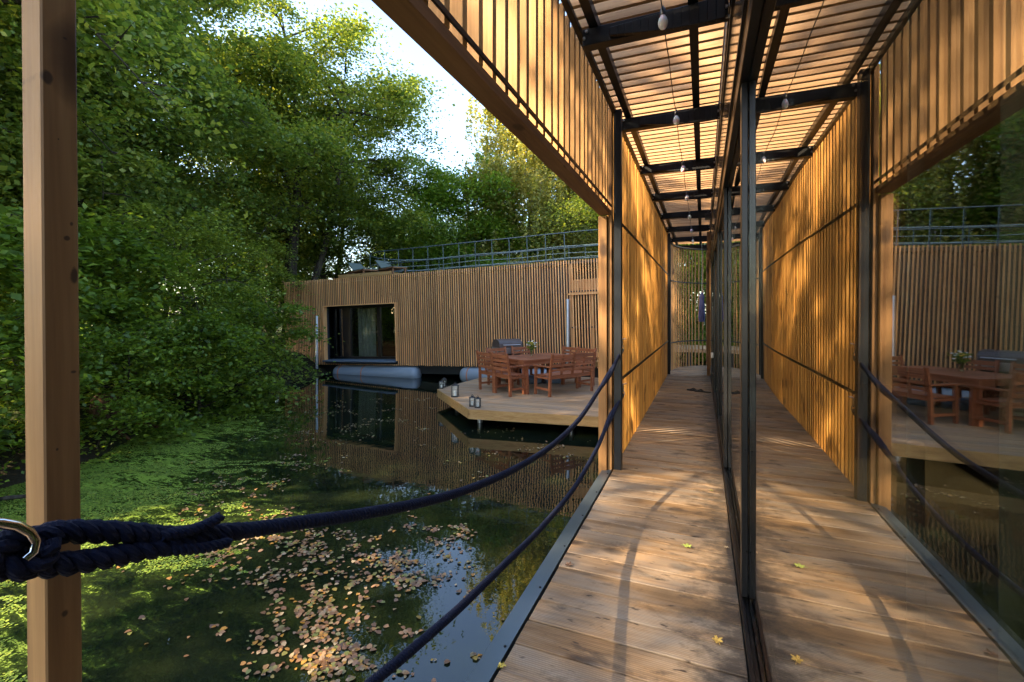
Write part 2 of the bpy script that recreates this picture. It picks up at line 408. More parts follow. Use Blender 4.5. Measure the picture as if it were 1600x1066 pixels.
def floating_leaves():
    rg = np.random.default_rng(3); pts = []
    def scat(px, py, sx, sy, n):
        c = at(px, py, WZ); a = at(px + sx, py, WZ); b = at(px, py + sy, WZ)
        a = np.array(a) - c; b = np.array(b) - c
        n = int(n * 1.15); g = rg.normal(0, 1.15, (max(3, n // 9), 2))[rg.integers(0, max(3, n // 9), n)] + rg.normal(0, .17, (n, 2)) * rg.uniform(.4, 1.8, (n, 1)); pts.append(np.array(c) + g[:, :1] * a + g[:, 1:] * b)
    for q in [(500, 975, 30, 55, 330), (470, 1030, 45, 30, 140), (480, 900, 60, 25, 110), (430, 855, 45, 15, 170), (470, 835, 50, 12, 110), (660, 860, 40, 22, 210),
              (620, 900, 50, 18, 120), (690, 835, 25, 10, 60), (560, 870, 50, 25, 120), (350, 800, 30, 25, 110), (380, 765, 35, 14, 120),
              (440, 720, 50, 14, 110), (520, 680, 45, 12, 120), (570, 645, 45, 8, 110), (640, 628, 30, 4, 70), (840, 690, 70, 10, 60), (820, 740, 60, 20, 30), (610, 670, 60, 22, 50),
              (400, 930, 100, 60, 160), (560, 1010, 60, 30, 60), (700, 700, 90, 30, 50), (520, 1050, 60, 20, 60), (745, 930, 90, 50, 14)]:
        scat(*q)
    P = np.concatenate(pts); P = P[(P[:, 0] < -1.0) & (P[:, 1] > .5)]
    C = np.column_stack([P, np.full(len(P), WZ + .006)])
    V = leaf_polys(C, .037, .13, rg, .78, .10, True)
    V[:, :, 2] = np.maximum(V[:, :, 2], WZ + .003)
    m = NM('fallen leaves'); isl = m.n('NewGeometry').outputs['Random Per Island']
    c = m.ramp(isl, [(0, (.06, .035, .02)), (.22, (.16, .08, .035)), (.42, (.20, .12, .07)), (.58, (.34, .16, .02)), (.72, (.12, .15, .03)), (.9, (.22, .15, .09)), (1, (.38, .30, .18))])
    mt = m.done(m.pbr(c, .5, 0, None, .5))
    o = quads('fallen_leaves', V, mt); tag(o, 'fallen yellow and brown leaves floating on the dark pond', 'leaves', kind='stuff')
floating_leaves()
def pond_weed():
    rg = np.random.default_rng(9); N = 520000
    x = rg.uniform(-10.5, -1.6, N); y = rg.uniform(-.5, 9.5, N)
    d = bank_d(x, y) + .5 * np.maximum(y - 4, 0)
    def vn(x, y, sd):
        g = np.random.default_rng(sd).random((256, 256)); xi = np.floor(x).astype(int); yi = np.floor(y).astype(int); fx = x - xi; fy = y - yi
        fx = fx * fx * (3 - 2 * fx); fy = fy * fy * (3 - 2 * fy)
        a = g[yi % 256, xi % 256]; b_ = g[yi % 256, (xi + 1) % 256]; c = g[(yi + 1) % 256, xi % 256]; e = g[(yi + 1) % 256, (xi + 1) % 256]
        return a * (1 - fx) * (1 - fy) + b_ * fx * (1 - fy) + c * (1 - fx) * fy + e * fx * fy
    u = x * math.cos(R(25)) + y * math.sin(R(25)); v = -x * math.sin(R(25)) + y * math.cos(R(25))
    n = .45 * vn(u * .9, v * 2.0, 1) + .3 * vn(u * 2.6, v * 6.5, 2) + .25 * vn(u * 9, v * 19, 3)
    keep = (d > -.3) & (d < 4.4) & (n > .35 + .088 * np.clip(d, 0, 9) + .05 * rg.random(N))
    x, y = x[keep], y[keep]; C = np.column_stack([x, y, np.full(len(x), WZ + .004)])
    V = leaf_polys(C, .021, .16, rg, .8, .08); V[:, :, 2] = np.maximum(V[:, :, 2], WZ + .002)
    m = NM('pond weed'); isl = m.n('NewGeometry').outputs['Random Per Island']
    c = m.ramp(isl, [(0, (.05, .085, .012)), (.4, (.11, .18, .018)), (.8, (.20, .28, .028)), (1, (.27, .30, .04))])
    tag(quads('pond_weed', V, m.done(m.pbr(c, .55, 0, None, .4))), 'bright green duckweed and pond weed drifting along the left bank', 'pond weed', kind='stuff')
pond_weed()

# ------------------------------------------------------------------ trees
def tree_mesh(seed, H, r0, base, rad, limbs, nleaf, lsize, leafm, barkm, spray=.5, flat=.28, tilt=.45, birch=False, hexa=False, stems=((0, 0, 1, 1),), lowdroop=.25):
    rg = np.random.default_rng(seed); rd = random.Random(seed); tb = MB(); n = 12
    cent = []; wts = []; gi = 0
    for lx, ly, hs, rs in stems:
        Hs = H * hs; tp = []; wx, wy = rd.uniform(-.5, .5), rd.uniform(-.5, .5)
        for i in range(n + 1):
            t = i / n; tp.append(Vector((math.sin(t * 4 + wx * 4) * .035 * t * H + lx * t ** .8, math.sin(t * 3.3 + wy * 4) * .035 * t * H + ly * t ** .8, t * Hs * .97)))
        tb.tube(tp, [max(.02, r0 * rs * (1 - t / n) ** .8 * (1.35 if t == 0 else 1)) for t in range(n + 1)], 8)
        nl = max(5, int(limbs * rs / sum(q[3] for q in stems)))
        for i in range(nl):
            gi += 1; t = (i + .5) / nl; hz = base + (Hs * .96 - base) * t ** .9
            k = hz / Hs * n / .97; k0 = min(n - 1, int(k)); p0 = tp[k0].lerp(tp[min(n, k0 + 1)], min(1, k - k0))
            az = gi * 2.399 + rd.uniform(-.6, .6)
            prof = (1 - .55 * abs(2 * t - .9) ** 2.2) if not birch else math.sin(math.pi * (.15 + .8 * t)) ** .7
            L = rad * max(.3, prof) * rd.uniform(.6, 1.2)
            up = .15 + .95 * t if not birch else .5 + .5 * t
            dr = lowdroop * (1 - t) + (.25 if birch else 0)
            pts = []; m = 7; kx, ky = rd.uniform(-1, 1), rd.uniform(-.5, .5)
            for j in range(m + 1):
                s = j / m
                pts.append(p0 + Vector((math.cos(az + .35 * s * kx), math.sin(az + .35 * s * kx), 0)) * L * s + Vector((0, 0, L * (up * s * .8 - (dr + .3) * s * s * s + rd.uniform(-.03, .03)))))
            rr = r0 * (.42 - .25 * t)
            tb.tube(pts, [max(.008, rr * (1 - j / m) ** .9) for j in range(m + 1)], 5, False)
            ns = max(3, int(L * 2.4))
            for q in range(ns):
                s = .25 + .75 * (q + rd.random()) / ns; j0 = min(m - 1, int(s * m)); b0 = pts[j0].lerp(pts[j0 + 1], s * m - j0)
                sd = rd.choice((-1, 1)); a2 = az + sd * rd.uniform(.4, 1.2); l2 = L * rd.uniform(.15, .38) * (1.25 - .7 * s)
                e = b0 + Vector((math.cos(a2), math.sin(a2), rd.uniform(-.25, .45))) * l2
                tb.tube([b0, b0.lerp(e, .5) + Vector((0, 0, .04)), e], [max(.006, rr * .25), max(.005, rr * .15), .004], 4, False)
                for e2, wgt in ((e, 1), (b0.lerp(e, .5), .7)):
                    cent.append(e2); wts.append(wgt * rd.uniform(.2, 1.8))
    C = np.array([tuple(c) for c in cent]); Wt = np.array(wts); Wt /= Wt.sum()
    idx = rg.choice(len(C), nleaf, p=Wt)
    sp = spray * (.5 + 1.0 * rg.random(len(C)))[idx]
    off = rg.normal(0, 1, (nleaf, 3)) * np.stack([sp, sp, sp * flat], 1)
    if birch:
        off[:, 2] = -np.abs(rg.normal(0, 1, nleaf)) * 1.15 * (.4 + .6 * rg.random(len(C)))[idx]
        ph = rg.integers(0, 7, nleaf); base_off = rg.normal(0, .42, (len(C), 7, 2)); off[:, :2] = base_off[idx, ph] + rg.normal(0, .05, (nleaf, 2))
    else:
        tx = rg.normal(0, .28, (len(C), 2))[idx]
        off[:, 2] += off[:, 0] * tx[:, 0] + off[:, 1] * tx[:, 1] - .16 * (off[:, 0] ** 2 + off[:, 1] ** 2) / max(.01, spray)
    LC = C[idx] + off
    V = leaf_polys(LC, lsize, tilt if not birch else .9, rg, .72, .1, hexa, .3 if not birch else 1.2)
    return tb, V
TREES = {}
def tree(kind, name, label, loc, rz=0, s=1.0, group=None, cat='tree', sz=None):
    if kind not in TREES:
        tb, V, lm, bm = PROTO[kind]()
        root = thing(name, label, cat); tb.build('trunk', bm, root, True); quads('crown', V, lm, root); TREES[kind] = root; o = root
    else:
        o = copy_tree(TREES[kind]); o.name = name
        for k in ('label', 'group', 'category'):
            if k in o: del o[k]
        tag(o, label, cat)
    o.location = loc if len(loc) == 3 else (loc[0], loc[1], float(ground_h(np.array(loc[0]), np.array(loc[1]))) - .1)
    o.rotation_euler = (0, 0, rz); o.scale = (s, s, sz or s)
    if group: o['group'] = group
    return o
def P_(*a, leaf='leaf_alder', bk='bark', **k):
    def f():
        tb, V = tree_mesh(*a, M[leaf], M[bk], **k); return tb, V, M[leaf], M[bk]
    return f
ST3 = ((0, 0, 1, 1), (2.4, .9, .86, .7), (-1.4, 1.9, .8, .65))
PROTO = {
    'alder': P_(11, 14, .24, 4.2, 4.3, 44, 82000, .125, spray=.5, flat=.34, tilt=.55, lowdroop=.4, stems=ST3),
    'alder2': P_(23, 13, .22, 3.0, 4.0, 42, 78000, .125, spray=.5, flat=.34, tilt=.55, leaf='leaf_oak', lowdroop=.6, stems=((0, 0, 1, 1), (-2.0, 1.0, .9, .8))),
    'bright': P_(31, 10, .18, 1.5, 3.2, 34, 60000, .16, spray=.5, flat=.5, tilt=.6, leaf='leaf_bright', stems=((0, 0, 1, 1), (1.5, -.9, .85, .8))),
    'birch': P_(41, 12.5, .17, 2.6, 3.0, 40, 95000, .13, spray=.6, birch=True, leaf='leaf_birch', bk='bark_birch', stems=((0, 0, 1, 1), (1.1, .6, .85, .5))),
    'sparse': P_(71, 13, .17, 2.0, 4.2, 26, 26000, .17, spray=.36, stems=ST3),
    'clumpy': P_(81, 14, .2, 2.0, 4.4, 34, 60000, .17, spray=.42, stems=ST3),  # sparse and clumpy crowns are shaped with holes to dapple the walkway
    'shrub': P_(51, 2.4, .04, .2, 1.5, 16, 9000, .10, spray=.3, leaf='leaf_shrub'),
    'near': P_(61, 5.0, .09, 1.6, 3.4, 16, 15000, .095, spray=.34, flat=.22, tilt=.32, hexa=True, leaf='leaf_near', lowdroop=.9),
}
gL = 'trees crowding the left bank'
LEFT = [('alder', 'alder_tree', 'tall green tree with dark forked trunk rising left of the far houseboat', (-16.9, 15.2), .4, 1.15),
        ('alder2', 'alder_tree', 'dark leaved tree rooted on the left bank right of the near timber post', (-15.6, 8.2), 2.0, 1.02),
        ('alder', 'alder_tree', 'tall tree at the far left, partly hidden behind the near timber post', (-13.6, 3.4), 3.9, .95),
        ('alder2', 'alder_tree', 'big dark tree whose crown bulges against the sky beside the gap', (-18.6, 18.8), 5.1, 1.12),
        ('alder', 'alder_tree', 'tree in the second row filling the wood between the bank trees', (-19.5, 10.0), 1.1, 1.12),
        ('alder2', 'alder_tree', 'tree in the second row at the far left of the wood', (-18.5, 5.4), .2, 1.1),
        ('bright', 'green_tree', 'light low tree glimpsed between the trunks left of the far houseboat', (-23.5, 13.6), 2.2, 1.0),
        ('bright', 'green_tree', 'light low tree glimpsed under the crowns at the left', (-21.5, 8.6), 3.3, .95),
        ('bright', 'green_tree', 'light low tree at the far left behind the timber post', (-20.0, 3.0), 5.2, 1.0),
        ('bright', 'green_tree', 'pale low tree deep behind the left corner of the far houseboat', (-26.0, 21.0), 1.2, 1.05),
        ('bright', 'green_tree', 'lighter green tree behind the left end of the roof railing', (-17.0, 23.5), .8, .85),
        ('alder2', 'alder_tree', 'tree rising deepest in the wood at the left edge', (-24.0, 8.5), 1.7, 1.15),
        ('alder', 'alder_tree', 'tree deep in the wood above the far houseboat left corner', (-23.5, 19.8), 4.4, 1.1)]
for i, (k, nm, lb, loc, rz, s) in enumerate(LEFT): tree(k, nm, lb, loc, rz, s, gL, sz=s * (.97, 1.0, 1.0, .95, 1.05, 1.0, .8, .8, .8, .8, .9, 1.1, 1.05)[i])
gB = 'trees behind the far houseboat'
BACK = [('birch', 'birch_tree', 'golden green birch with pale trunk and hanging twigs rising above the roof railing', (-8.5, 22.6), .3, 1.16),
        ('birch', 'birch_tree', 'shorter birch right of the tall golden birch', (-5.2, 24.6), 2.2, .86),
        ('bright', 'green_tree', 'rounded bright green tree between the sky gap and the birch', (-11.6, 21.6), .5, .92),
        ('bright', 'green_tree', 'low green tree behind the middle of the roof railing', (-6.6, 27.0), 3.0, .82),
        ('alder2', 'green_tree', 'dark green tree behind the right part of the roof railing', (-4.0, 29.0), 1.0, .66),
        ('bright', 'green_tree', 'pale green tree far behind the sun loungers', (-18.5, 28.0), 1.9, .86),
        ('alder', 'green_tree', 'distant tree left of the rounded bright green one', (-15.5, 30.0), 2.5, .62),
        ('alder', 'green_tree', 'tree seen through the curved screen at the end of the walkway', (-.9, 17.6), 2.1, .72),
        ('bright', 'green_tree', 'tree standing right behind the end of the walkway', (2.2, 21.0), 4.0, .8),
        ('bright', 'green_tree', 'distant tree behind the birches', (-10.5, 34.0), 5.0, .9),
        ('alder2', 'green_tree', 'dark green tree standing close behind the two birches', (-6.6, 30.5), 2.0, .72),
        ('bright', 'green_tree', 'light green tree behind the right birch', (-3.2, 26.0), 3.9, .78),
        ('alder2', 'green_tree', 'distant dark tree left of the birches', (-24.5, 33.0), 5.0, .75),
        ('alder2', 'green_tree', 'distant dark tree between the birches', (-7.0, 37.0), 3.4, .8),
        ('alder', 'green_tree', 'distant tree behind the walkway end', (-1.0, 33.0), .4, .75)]
for k, nm, lb, loc, rz, s in BACK: tree(k, nm, lb, loc, rz, s, gB)
# unseen trees behind and beside the camera, added to shade and dapple the scene
gO = 'unseen shade trees added behind the camera'
for i, (k, x, y, rz, s, lb) in enumerate([('clumpy', -8.25, -9.2, 3.0, 1.08, 'unseen tree added behind the camera to dapple the walkway, the one nearest it'),
        ('alder2', -12.0, -13.6, 2.0, 1.15, 'unseen dark leaved tree added behind the camera to shade the walkway'),
        ('sparse', -14.9, -2.65, 4.0, 1.0, 'unseen airy tree added behind the camera to dapple the slat wall'),
        ('alder', -18.4, 2.0, 3.1, 1.05, 'unseen tree added left of the view to shade terrace and far houseboat')]):
    tree(k, 'alder_tree', lb, (x, y), rz, s, gO, sz=s * (1.18, 1.0, 1.14, 1.0)[i])
# undergrowth
gS = 'shrubs along the banks'
SH = [((-8.9, 4.7), .75, 'low leafy shrub hanging over the weed beside the near post'), ((-9.3, 6.2), .95, 'leafy shrub on the bank under the dark trees'),
      ((-8.4, 2.9), .8, 'bright leafy shrub left of the near timber post'), ((-10.2, 8.2), .9, 'shrub at the water edge in the deep shade'),
      ((-9.2, 1.9), 1.1, 'tall leafy shrub at the far left edge'), ((-12.8, 9.3), .9, 'shrub at the shaded bank near the far houseboat'),
      ((-10.6, 5.2), 1.2, 'dense shrub behind the bank edge'),
      ((-10.0, 3.6), 1.25, 'high shrub behind the near timber post'), ((-17.2, 13.6), 1.2, 'shrub behind the left corner of the far houseboat'),
      ((-.5, 16.4), .9, 'green shrub beyond the curved screen'), ((.7, 17.3), 1.1, 'leafy hedge shrub right of the trunk beyond the screen'),
      ((-1.7, 18.3), 1.2, 'leafy shrub left of the trunk beyond the screen'), ((-7.8, 2.1), .5, 'small shrub with toothed leaves at the water edge')]
for i, (loc, s, lb) in enumerate(SH): tree('shrub', 'shrub', lb, loc, i * 1.3, s, gS, 'shrub')
tree('near', 'overhanging_tree', 'low tree with big fresh leaves leaning over the water in front of the wood', (-10.9, 6.8), 0.2, .74, None)
tree('near', 'overhanging_tree', 'low leafy tree reaching toward the left end of the far houseboat', (-14.1, 10.3), 1.9, .72, None)

# fallen branches and stump on the left bank
b = MB(); b.tube([(-7.9, 1.5, -.62), (-7.3, 2.3, -.70), (-6.7, 3.0, -.76)], [.035, .03, .015], 7)
b.tube([(-7.5, 2.05, -.67), (-7.0, 2.15, -.72), (-6.5, 2.0, -.76)], [.02, .016, .008], 6)
tag(b.build('fallen_branch', M['bark'], smooth=True), 'bare forked branch lying in the weed at the left bank', 'branch')
def stump(x, y):
    t = thing('tree_stump', 'reddish brown old stump with exposed roots at the water edge', 'stump', (x, y, -.75))
    b = MB(); b.lathe([(.34, 0), (.26, .12), (.2, .35), (.19, .62), (.14, .7), (.02, .66)], n=14)
    for v in range(len(b.v)):
        p = b.v[v]; k = 1 + random.uniform(-.14, .14); b.v[v] = (p[0] * k, p[1] * k, p[2] + random.uniform(-.03, .05))
    b.build('stem', M['bark_stump'], t, True)
    for i in range(7):
        a = i * .9 + random.uniform(-.2, .2); l = random.uniform(.5, .9); r = MB()
        r.tube([(math.cos(a) * .15, math.sin(a) * .15, .25), (math.cos(a) * l * .6, math.sin(a) * l * .6, .12), (math.cos(a + .3) * l, math.sin(a + .3) * l, -.12)], [.06, .04, .015], 6)
        r.build('root', M['bark_stump'], t, True)
M['bark_stump'] = bark('reddish bark', (.05, .025, .014), (.16, .085, .045))
stump(*at(165, 680, -.75))

# ------------------------------------------------------------------ near houseboat
HB = thing('houseboat', 'houseboat with larch slat screens, weathered walkway and long glass wall in the foreground', 'houseboat', (0, 0, -.8))
class PB(MB):     # world coordinates -> local under HB
    def build(s, name, mat, parent=None, **k):
        o = super().build(name, mat, parent or HB, **k)
        if (parent is None or parent is HB): o.location = (0, 0, .8)
        return o
XT = -.69; XG = .192
YW = 3.9; YE = 10.35
def arcx(y):      # inner face of the curved stern screen
    t = min(1.0, max(0.0, (y - 10.9) / 1.75)); return -.69 + 1.35 * (1 - math.sqrt(max(0, 1 - t * t)))
b = PB(); y = -1.6
while y < 12.7:
    x0 = XT + .004 if y < 10.9 else arcx(y) + .03
    x1 = .150 if y < 10.5 else 2.4
    g = random.uniform(-.0015, .0015)
    b.box(x0 + random.uniform(0, .004), x1, y, y + .1440, -.032, g); y += .150
b.build('deck', M['deck'], bevel=.0025)
b = PB(); b.box(-.76, .14, -1.6, 12.3, -.30, -.036); b.box(.16, 6, -1.6, 11.2, -.6, -.06); b.parts('deck_frame', M['hull'])
b = PB()
b.add([(-.778, -1.6, -.010), (-.695, -1.6, .004), (-.695, 3.86, .004), (-.778, 3.86, -.010), (-.778, -1.6, -.16), (-.778, 3.86, -.16), (-.695, -1.6, -.03), (-.695, 3.86, -.03)],
      [(0, 1, 2, 3), (4, 0, 3, 5), (1, 6, 7, 2), (3, 2, 7, 5), (0, 4, 6, 1)])
e = b.build('metal_edging', M['edging'])
b = PB()
for yy in np.arange(.4, 3.8, .42): b.lathe([(.006, 0), (.006, .003), (.003, .005)], (-.712, yy, .0015), 8)
for q in b.parts('screw', M['steel'], e): q.location = (0, 0, 0)
b = PB()
for xx in (-.45, 3.2): b.tube([(xx, -1.4, -.62), (xx, 11, -.62)], .3, 16)
b.parts('float', M['hull'], smooth=True)

# slatted wall and panel
b = PB(); y = YW + .06
while y < YE:
    b.box(-.755 + random.uniform(-.002, .002), XT - .004 + random.uniform(-.003, .002), y, y + .032, -.22, 3.02); y += .106
b.build('slatted_wall', M['slat_wall'], bevel=.0015)
b = PB(); y = .62
while y < YW - .02:
    b.box(-.778 + random.uniform(-.002, .002), XT - .022 + random.uniform(-.003, .002), y, y + .032, 2.163, 3.02); y += .1165
b.build('slatted_panel', M['slat_z'], bevel=.0015)
b = PB(); b.box(-.80, -.709, .3, YW - .03, 2.112, 2.158); b.build('panel_beam', M['beam'], bevel=.003)
b = PB()
b.box(-.710, -.701, .5, YW, 2.180, 2.202)
b.box(-.688, -.676, YW + .06, YE, 2.095, 2.12); b.box(-.688, -.676, YW + .06, YE, .69, .715)
b.box(-.702, -.668, .6, YE + 2.2, 2.965, 3.0)
b.parts('wall_rail', M['steel'], bevel=.002)
b = PB(); b.box(-.805, -.735, YW - .05, YW + .03, -.3, 2.105); b.box(-.728, -.697, YW - .03, YW + .03, -.3, 3.0); b.build('timber_post', M['post'], bevel=.003)
b = PB(); b.box(-.682, -.622, YW - .02, YW + .05, 0, 2.985); b.build('steel_post', M['steel'], bevel=.003)
b = PB(); b.box(-.69, -.635, YE - .02, YE + .05, 0, 2.985); b.build('steel_post', M['steel'], bevel=.003)
b = PB(); b.box(-.75, -.69, YE + .08, YE + .14, -.1, 2.985); b.build('timber_post', M['post'], bevel=.003)
b = PB(); b.box(-.72, -.66, YE + .6, YE + .66, 0, 2.985); b.build('steel_post', M['steel'], bevel=.003)
# near timber post left of the picture
tp = MB(); tp.box(-.024, .024, -.019, .019, -.0, 3.4); q = tp.build('timber_post', near_post_mat(), HB, bevel=.002)
q.location = (-.794, .351, -.2); q.rotation_euler = (R(.2), R(-.45), 0)
# curved stern screen
b = PB(); t = 0.0; prev = None
ys = np.linspace(10.92, 12.64, 400); acc = 0; last = None
for yy in ys:
    p = Vector((arcx(yy), yy, 0))
    if last is None or (p - last).length > .105:
        dirv = Vector((arcx(yy + .01) - arcx(yy), .01, 0)).normalized(); a = math.atan2(dirv.y, dirv.x)
        Mx = Matrix.Translation(p) @ Matrix.Rotation(a, 4, 'Z'); b.box(-.015, .015, 0, .022, -.12, 2.86, Mx); last = p
for i in range(14):
    xx = .66 + i * .105; b.box(xx - .015, xx + .015, 12.66, 12.682, -.12, 2.86)
b.build('curved_screen', M['slat_z'], bevel=.002)
b = PB()
cp = [(arcx(v) + .01, v) for v in np.linspace(10.92, 12.64, 24)] + [(2.0, 12.645)]
for z in (.62, 2.03, 2.86): b.tube([(x + .02, y - .02, z) for x, y in cp], .013 if z < 2.5 else .022, 6)
b.parts('screen_rail', M['steel'], smooth=True)

# roof
b = PB(); y = .98
while y < 12.7:
    b.box(-.76, .13 if y < 10.4 else 2.0, y, y + .030, 3.062, 3.122); y += .108
b.build('roof_slats', M['slat_x'], bevel=.0015)
for xx in (-.60, -.05):
    b = PB(); b.box(xx - .026, xx + .026, .9, 12.6, 3.0, 3.058); b.build('roof_batten', M['steel'])
JY = [1.345 + 1.385 * k for k in range(9)]
for jy in JY:
    b = PB()
    # joist: shallow channel with a tapered stiffener plate
    b.box(-.665, .128, jy, jy + .07, 2.895, 2.996)
    nseg = 14; up_ = []; lo_ = []
    for i in range(nseg + 1):
        t = i / nseg; x = -.50 + .61 * t
        lo_.append((x, 2.908 - .045 * math.sin(math.pi * min(1, t * .62)) ** 1.2)); up_.append((x, 2.955 + .03 * t))
    for i in range(nseg):
        vs = [(p[0], yq, p[1]) for yq in (jy - .03, jy - .003) for p in (lo_[i], lo_[i + 1], up_[i + 1], up_[i])]
        b.add(vs, [(0, 1, 2, 3), (7, 6, 5, 4), (0, 4, 5, 1), (3, 2, 6, 7), (0, 3, 7, 4), (1, 5, 6, 2)])
    j = b.build('roof_joist', M['steel'], bevel=.002)
    c = MB()
    for (x, z) in ((-.64, 2.975), (-.655, 2.935), (.10, 2.985), (.115, 2.935), (.09, 2.95)):
        c.tube([(x, jy - .012, z), (x, jy - .001, z)], .009, 8)
    for z in (2.9, 2.96, 3.01): c.tube([(.115, jy + .03, z), (.135, jy + .03, z)], .008, 8)
    c.parts('bolt', M['galv'], j)
b = PB(); b.box(.118, .126, 1.0, 10.3, 3.0, 3.022); b.build('bracket_strip', M['galv'])
b = PB(); b.box(.134, .149, .9, 10.4, 2.97, 3.15); b.build('edge_plate', M['steel'])

# glass wall: fascia, track, mullions, panes
b = PB(); b.box(.150, .30, .15, 10.42, 2.40, 3.16); b.build('fascia', M['steel_gloss'], bevel=.003)
b = PB(); b.box(.140, .150, .15, 10.42, 2.93, 2.955); b.box(.140, .150, .15, 10.42, 2.44, 2.462); b.parts('fascia_trim', M['frame'])
b = PB(); b.box(.152, .187, .15, 10.42, 2.33, 2.398); b.box(.205, .245, .15, 10.42, 2.33, 2.398); b.box(.187, .205, .15, 10.42, 2.355, 2.398); b.parts('head_frame', M['frame'], bevel=.002)
b = PB(); b.box(.153, .170, -1.4, 10.42, -.03, .028); b.box(.170, .187, -1.4, 10.42, -.03, .012); b.box(.205, .245, -1.4, 10.42, -.03, .028); b.parts('sill_track', M['frame'], bevel=.002)
MU = [.22, 2.34, 4.22, 6.1, 7.98, 10.38]
for i, my in enumerate(MU):
    b = PB(); b.box(.160, .187, my - .03, my + .03, .03, 2.33); b.box(.163, .185, my + .036, my + .075, .03, 2.33)
    b.build('mullion', M['frame'], bevel=.003)
b = PB(); 
for z0, z1 in ((.03, .075), (2.27, 2.33)):
    for a_, c_ in zip(MU[:-1], MU[1:]):
        if a_ > 4: b.box(.166, .186, a_ + .08, c_ - .032, z0, z1)
b.parts('sash', M['frame'], bevel=.002)
for a_, c_ in zip(MU[:-1], MU[1:]):
    b = PB(); b.box(.1885, .2035, a_ - .02, c_ - .021, .012, 2.353); b.build('glass_pane', M['glass'])
b = PB(); b.box(.08, .15, 10.44, 10.52, 0, 2.99); b.build('corner_post', M['post'], bevel=.003)
b = PB(); b.box(.12, .158, 8.06, 8.14, 1.0 - .42, 1.08 - .42); b.build('socket_box', M['plastic'], bevel=.005)
b = PB(); b.box(.125, .158, 7.9, 7.94, .9, 1.35); b.build('door_handle', M['frame'], bevel=.004)
# room behind the glass
b = PB(); b.box(.25, 4.6, -1.4, 10.4, -.055, -.012); b.build('room_floor', M['int_floor'])
b = PB(); b.box(4.6, 4.7, -1.5, 10.6, -.05, 2.95); b.box(.2, 4.6, 10.43, 10.53, -.05, 2.9); b.box(.2, 4.6, -1.5, -1.42, -.05, 2.9); b.box(.31, 4.7, -1.5, 10.5, 2.9, 3.0); b.parts('room_wall', M['interior'])
def curtain(x, y0, y1, z0, z1, amp, per, parent=None, along='y'):
    m = MB(); n = int((y1 - y0) / per * 14) + 2; vs = []
    for i in range(n):
        y = y0 + (y1 - y0) * i / (n - 1); xx = x + amp * math.sin(y / per * 2 * math.pi) + amp * .4 * math.sin(y / per * 4.3 + 1)
        for z, k in ((z0, 1.15), (z0 * .5 + z1 * .5, 1), (z1, .8)):
            p = (x + (xx - x) * k, y, z); vs.append(p if along == 'y' else (p[1], p[0], p[2]))
    m.add(vs, [(3 * i + j, 3 * i + 3 + j, 3 * i + 4 + j, 3 * i + 1 + j) for i in range(n - 1) for j in (0, 1)])
    return m
for y0, y1 in ((.12, .70), (.93, .96), (4.5, 4.9)):
    m = curtain(.32, y0, y1, .02, 2.36, .022, .085); o = m.build('curtain', M['curtain'], HB, smooth=True); o.location = (0, 0, .8)
    so2 = o.modifiers.new('s', 'SOLIDIFY'); so2.thickness = .003

# spotlight box above the walkway
b = MB(); b.box(-.05, .05, -.05, .05, -.045, .045); b.tube([(-.01, -.055, 0), (-.01, -.05, 0)], .035, 16); b.bar((.0, 0, .04), (.0, 0, .085), .02, .02)
o = b.build('spotlight', M['black'], bevel=.006); o.location = (.08, 8.0, 2.83); tag(o, 'small black spotlight box fixed under the walkway roof by the glass wall', 'spotlight')

# ------------------------------------------------------------------ string of bulbs
SL = thing('string_light', 'black cord with opal round bulbs hung from the walkway roof joists', 'string lights', (-.2, 0, 2.9))
bx = -.2; pts = []
for i, jy in enumerate(JY[:8]):
    yb = jy - .09
    pts.append((0, yb, .035))
    if i < 7:
        for k in (1, 2, 3, 4, 5):
            t = k / 6; pts.append((random.uniform(-.004, .004), yb + 1.385 * t, .035 - .05 * 4 * t * (1 - t)))
    yb2 = yb
    m = MB(); m.lathe([(.004, -.062), (.014, -.058), (.0215, -.047), (.026, -.03), (.026, -.02), (.021, -.004), (.014, .008), (.013, .014)], (0, yb, 0), 16); bl = m.build('bulb', M['bulb'], SL, True)
    m = MB(); m.lathe([(.013, .012), (.0155, .014), (.0155, .045), (.009, .056), (.004, .066)], (0, yb, 0), 12); m.build('socket', M['black'], SL, True)
m = MB(); m.tube(pts, .0032, 6); m.build('cord', M['black'], SL, True)

# ------------------------------------------------------------------ ropes
def resample(P, step):
    out = [P[0].copy()]; acc = 0
    # Catmull-Rom
    dense = []
    Q = [P[0] * 2 - P[1]] + P + [P[-1] * 2 - P[-2]]
    for i in range(1, len(Q) - 2):
        for k in range(24):
            t = k / 24; a, b_, c, d_ = Q[i - 1], Q[i], Q[i + 1], Q[i + 2]
            dense.append(.5 * ((2 * b_) + (c - a) * t + (2 * a - 5 * b_ + 4 * c - d_) * t * t + (3 * b_ - a - 3 * c + d_) * t ** 3))
    dense.append(P[-1])
    last = dense[0]
    for p in dense[1:]:
        while (p - last).length >= step:
            last = last + (p - last).normalized() * step; out.append(last.copy())
    return out
def twisted(m, P, rad, pitch, taper=None):
    pts = resample(P, pitch / 9); n = len(pts)
    ref = Vector((0, 0, 1)); fr = []
    for i, p in enumerate(pts):
        t = (pts[min(i + 1, n - 1)] - pts[max(i - 1, 0)]).normalized()
        a = (ref - t * ref.dot(t)).normalized(); ref = a; fr.append((p, a, t.cross(a)))
    for s in range(3):
        sp = []; rr = []
        for i, (p, a, b_) in enumerate(fr):
            k = taper(i / n) if taper else 1.0
            q = 2 * math.pi * (i / 9) + s * 2 * math.pi / 3; sp.append(p + (a * math.cos(q) + b_ * math.sin(q)) * rad * .52 * k); rr.append(rad * .54 * k)
        m.tube(sp, rr, 8)
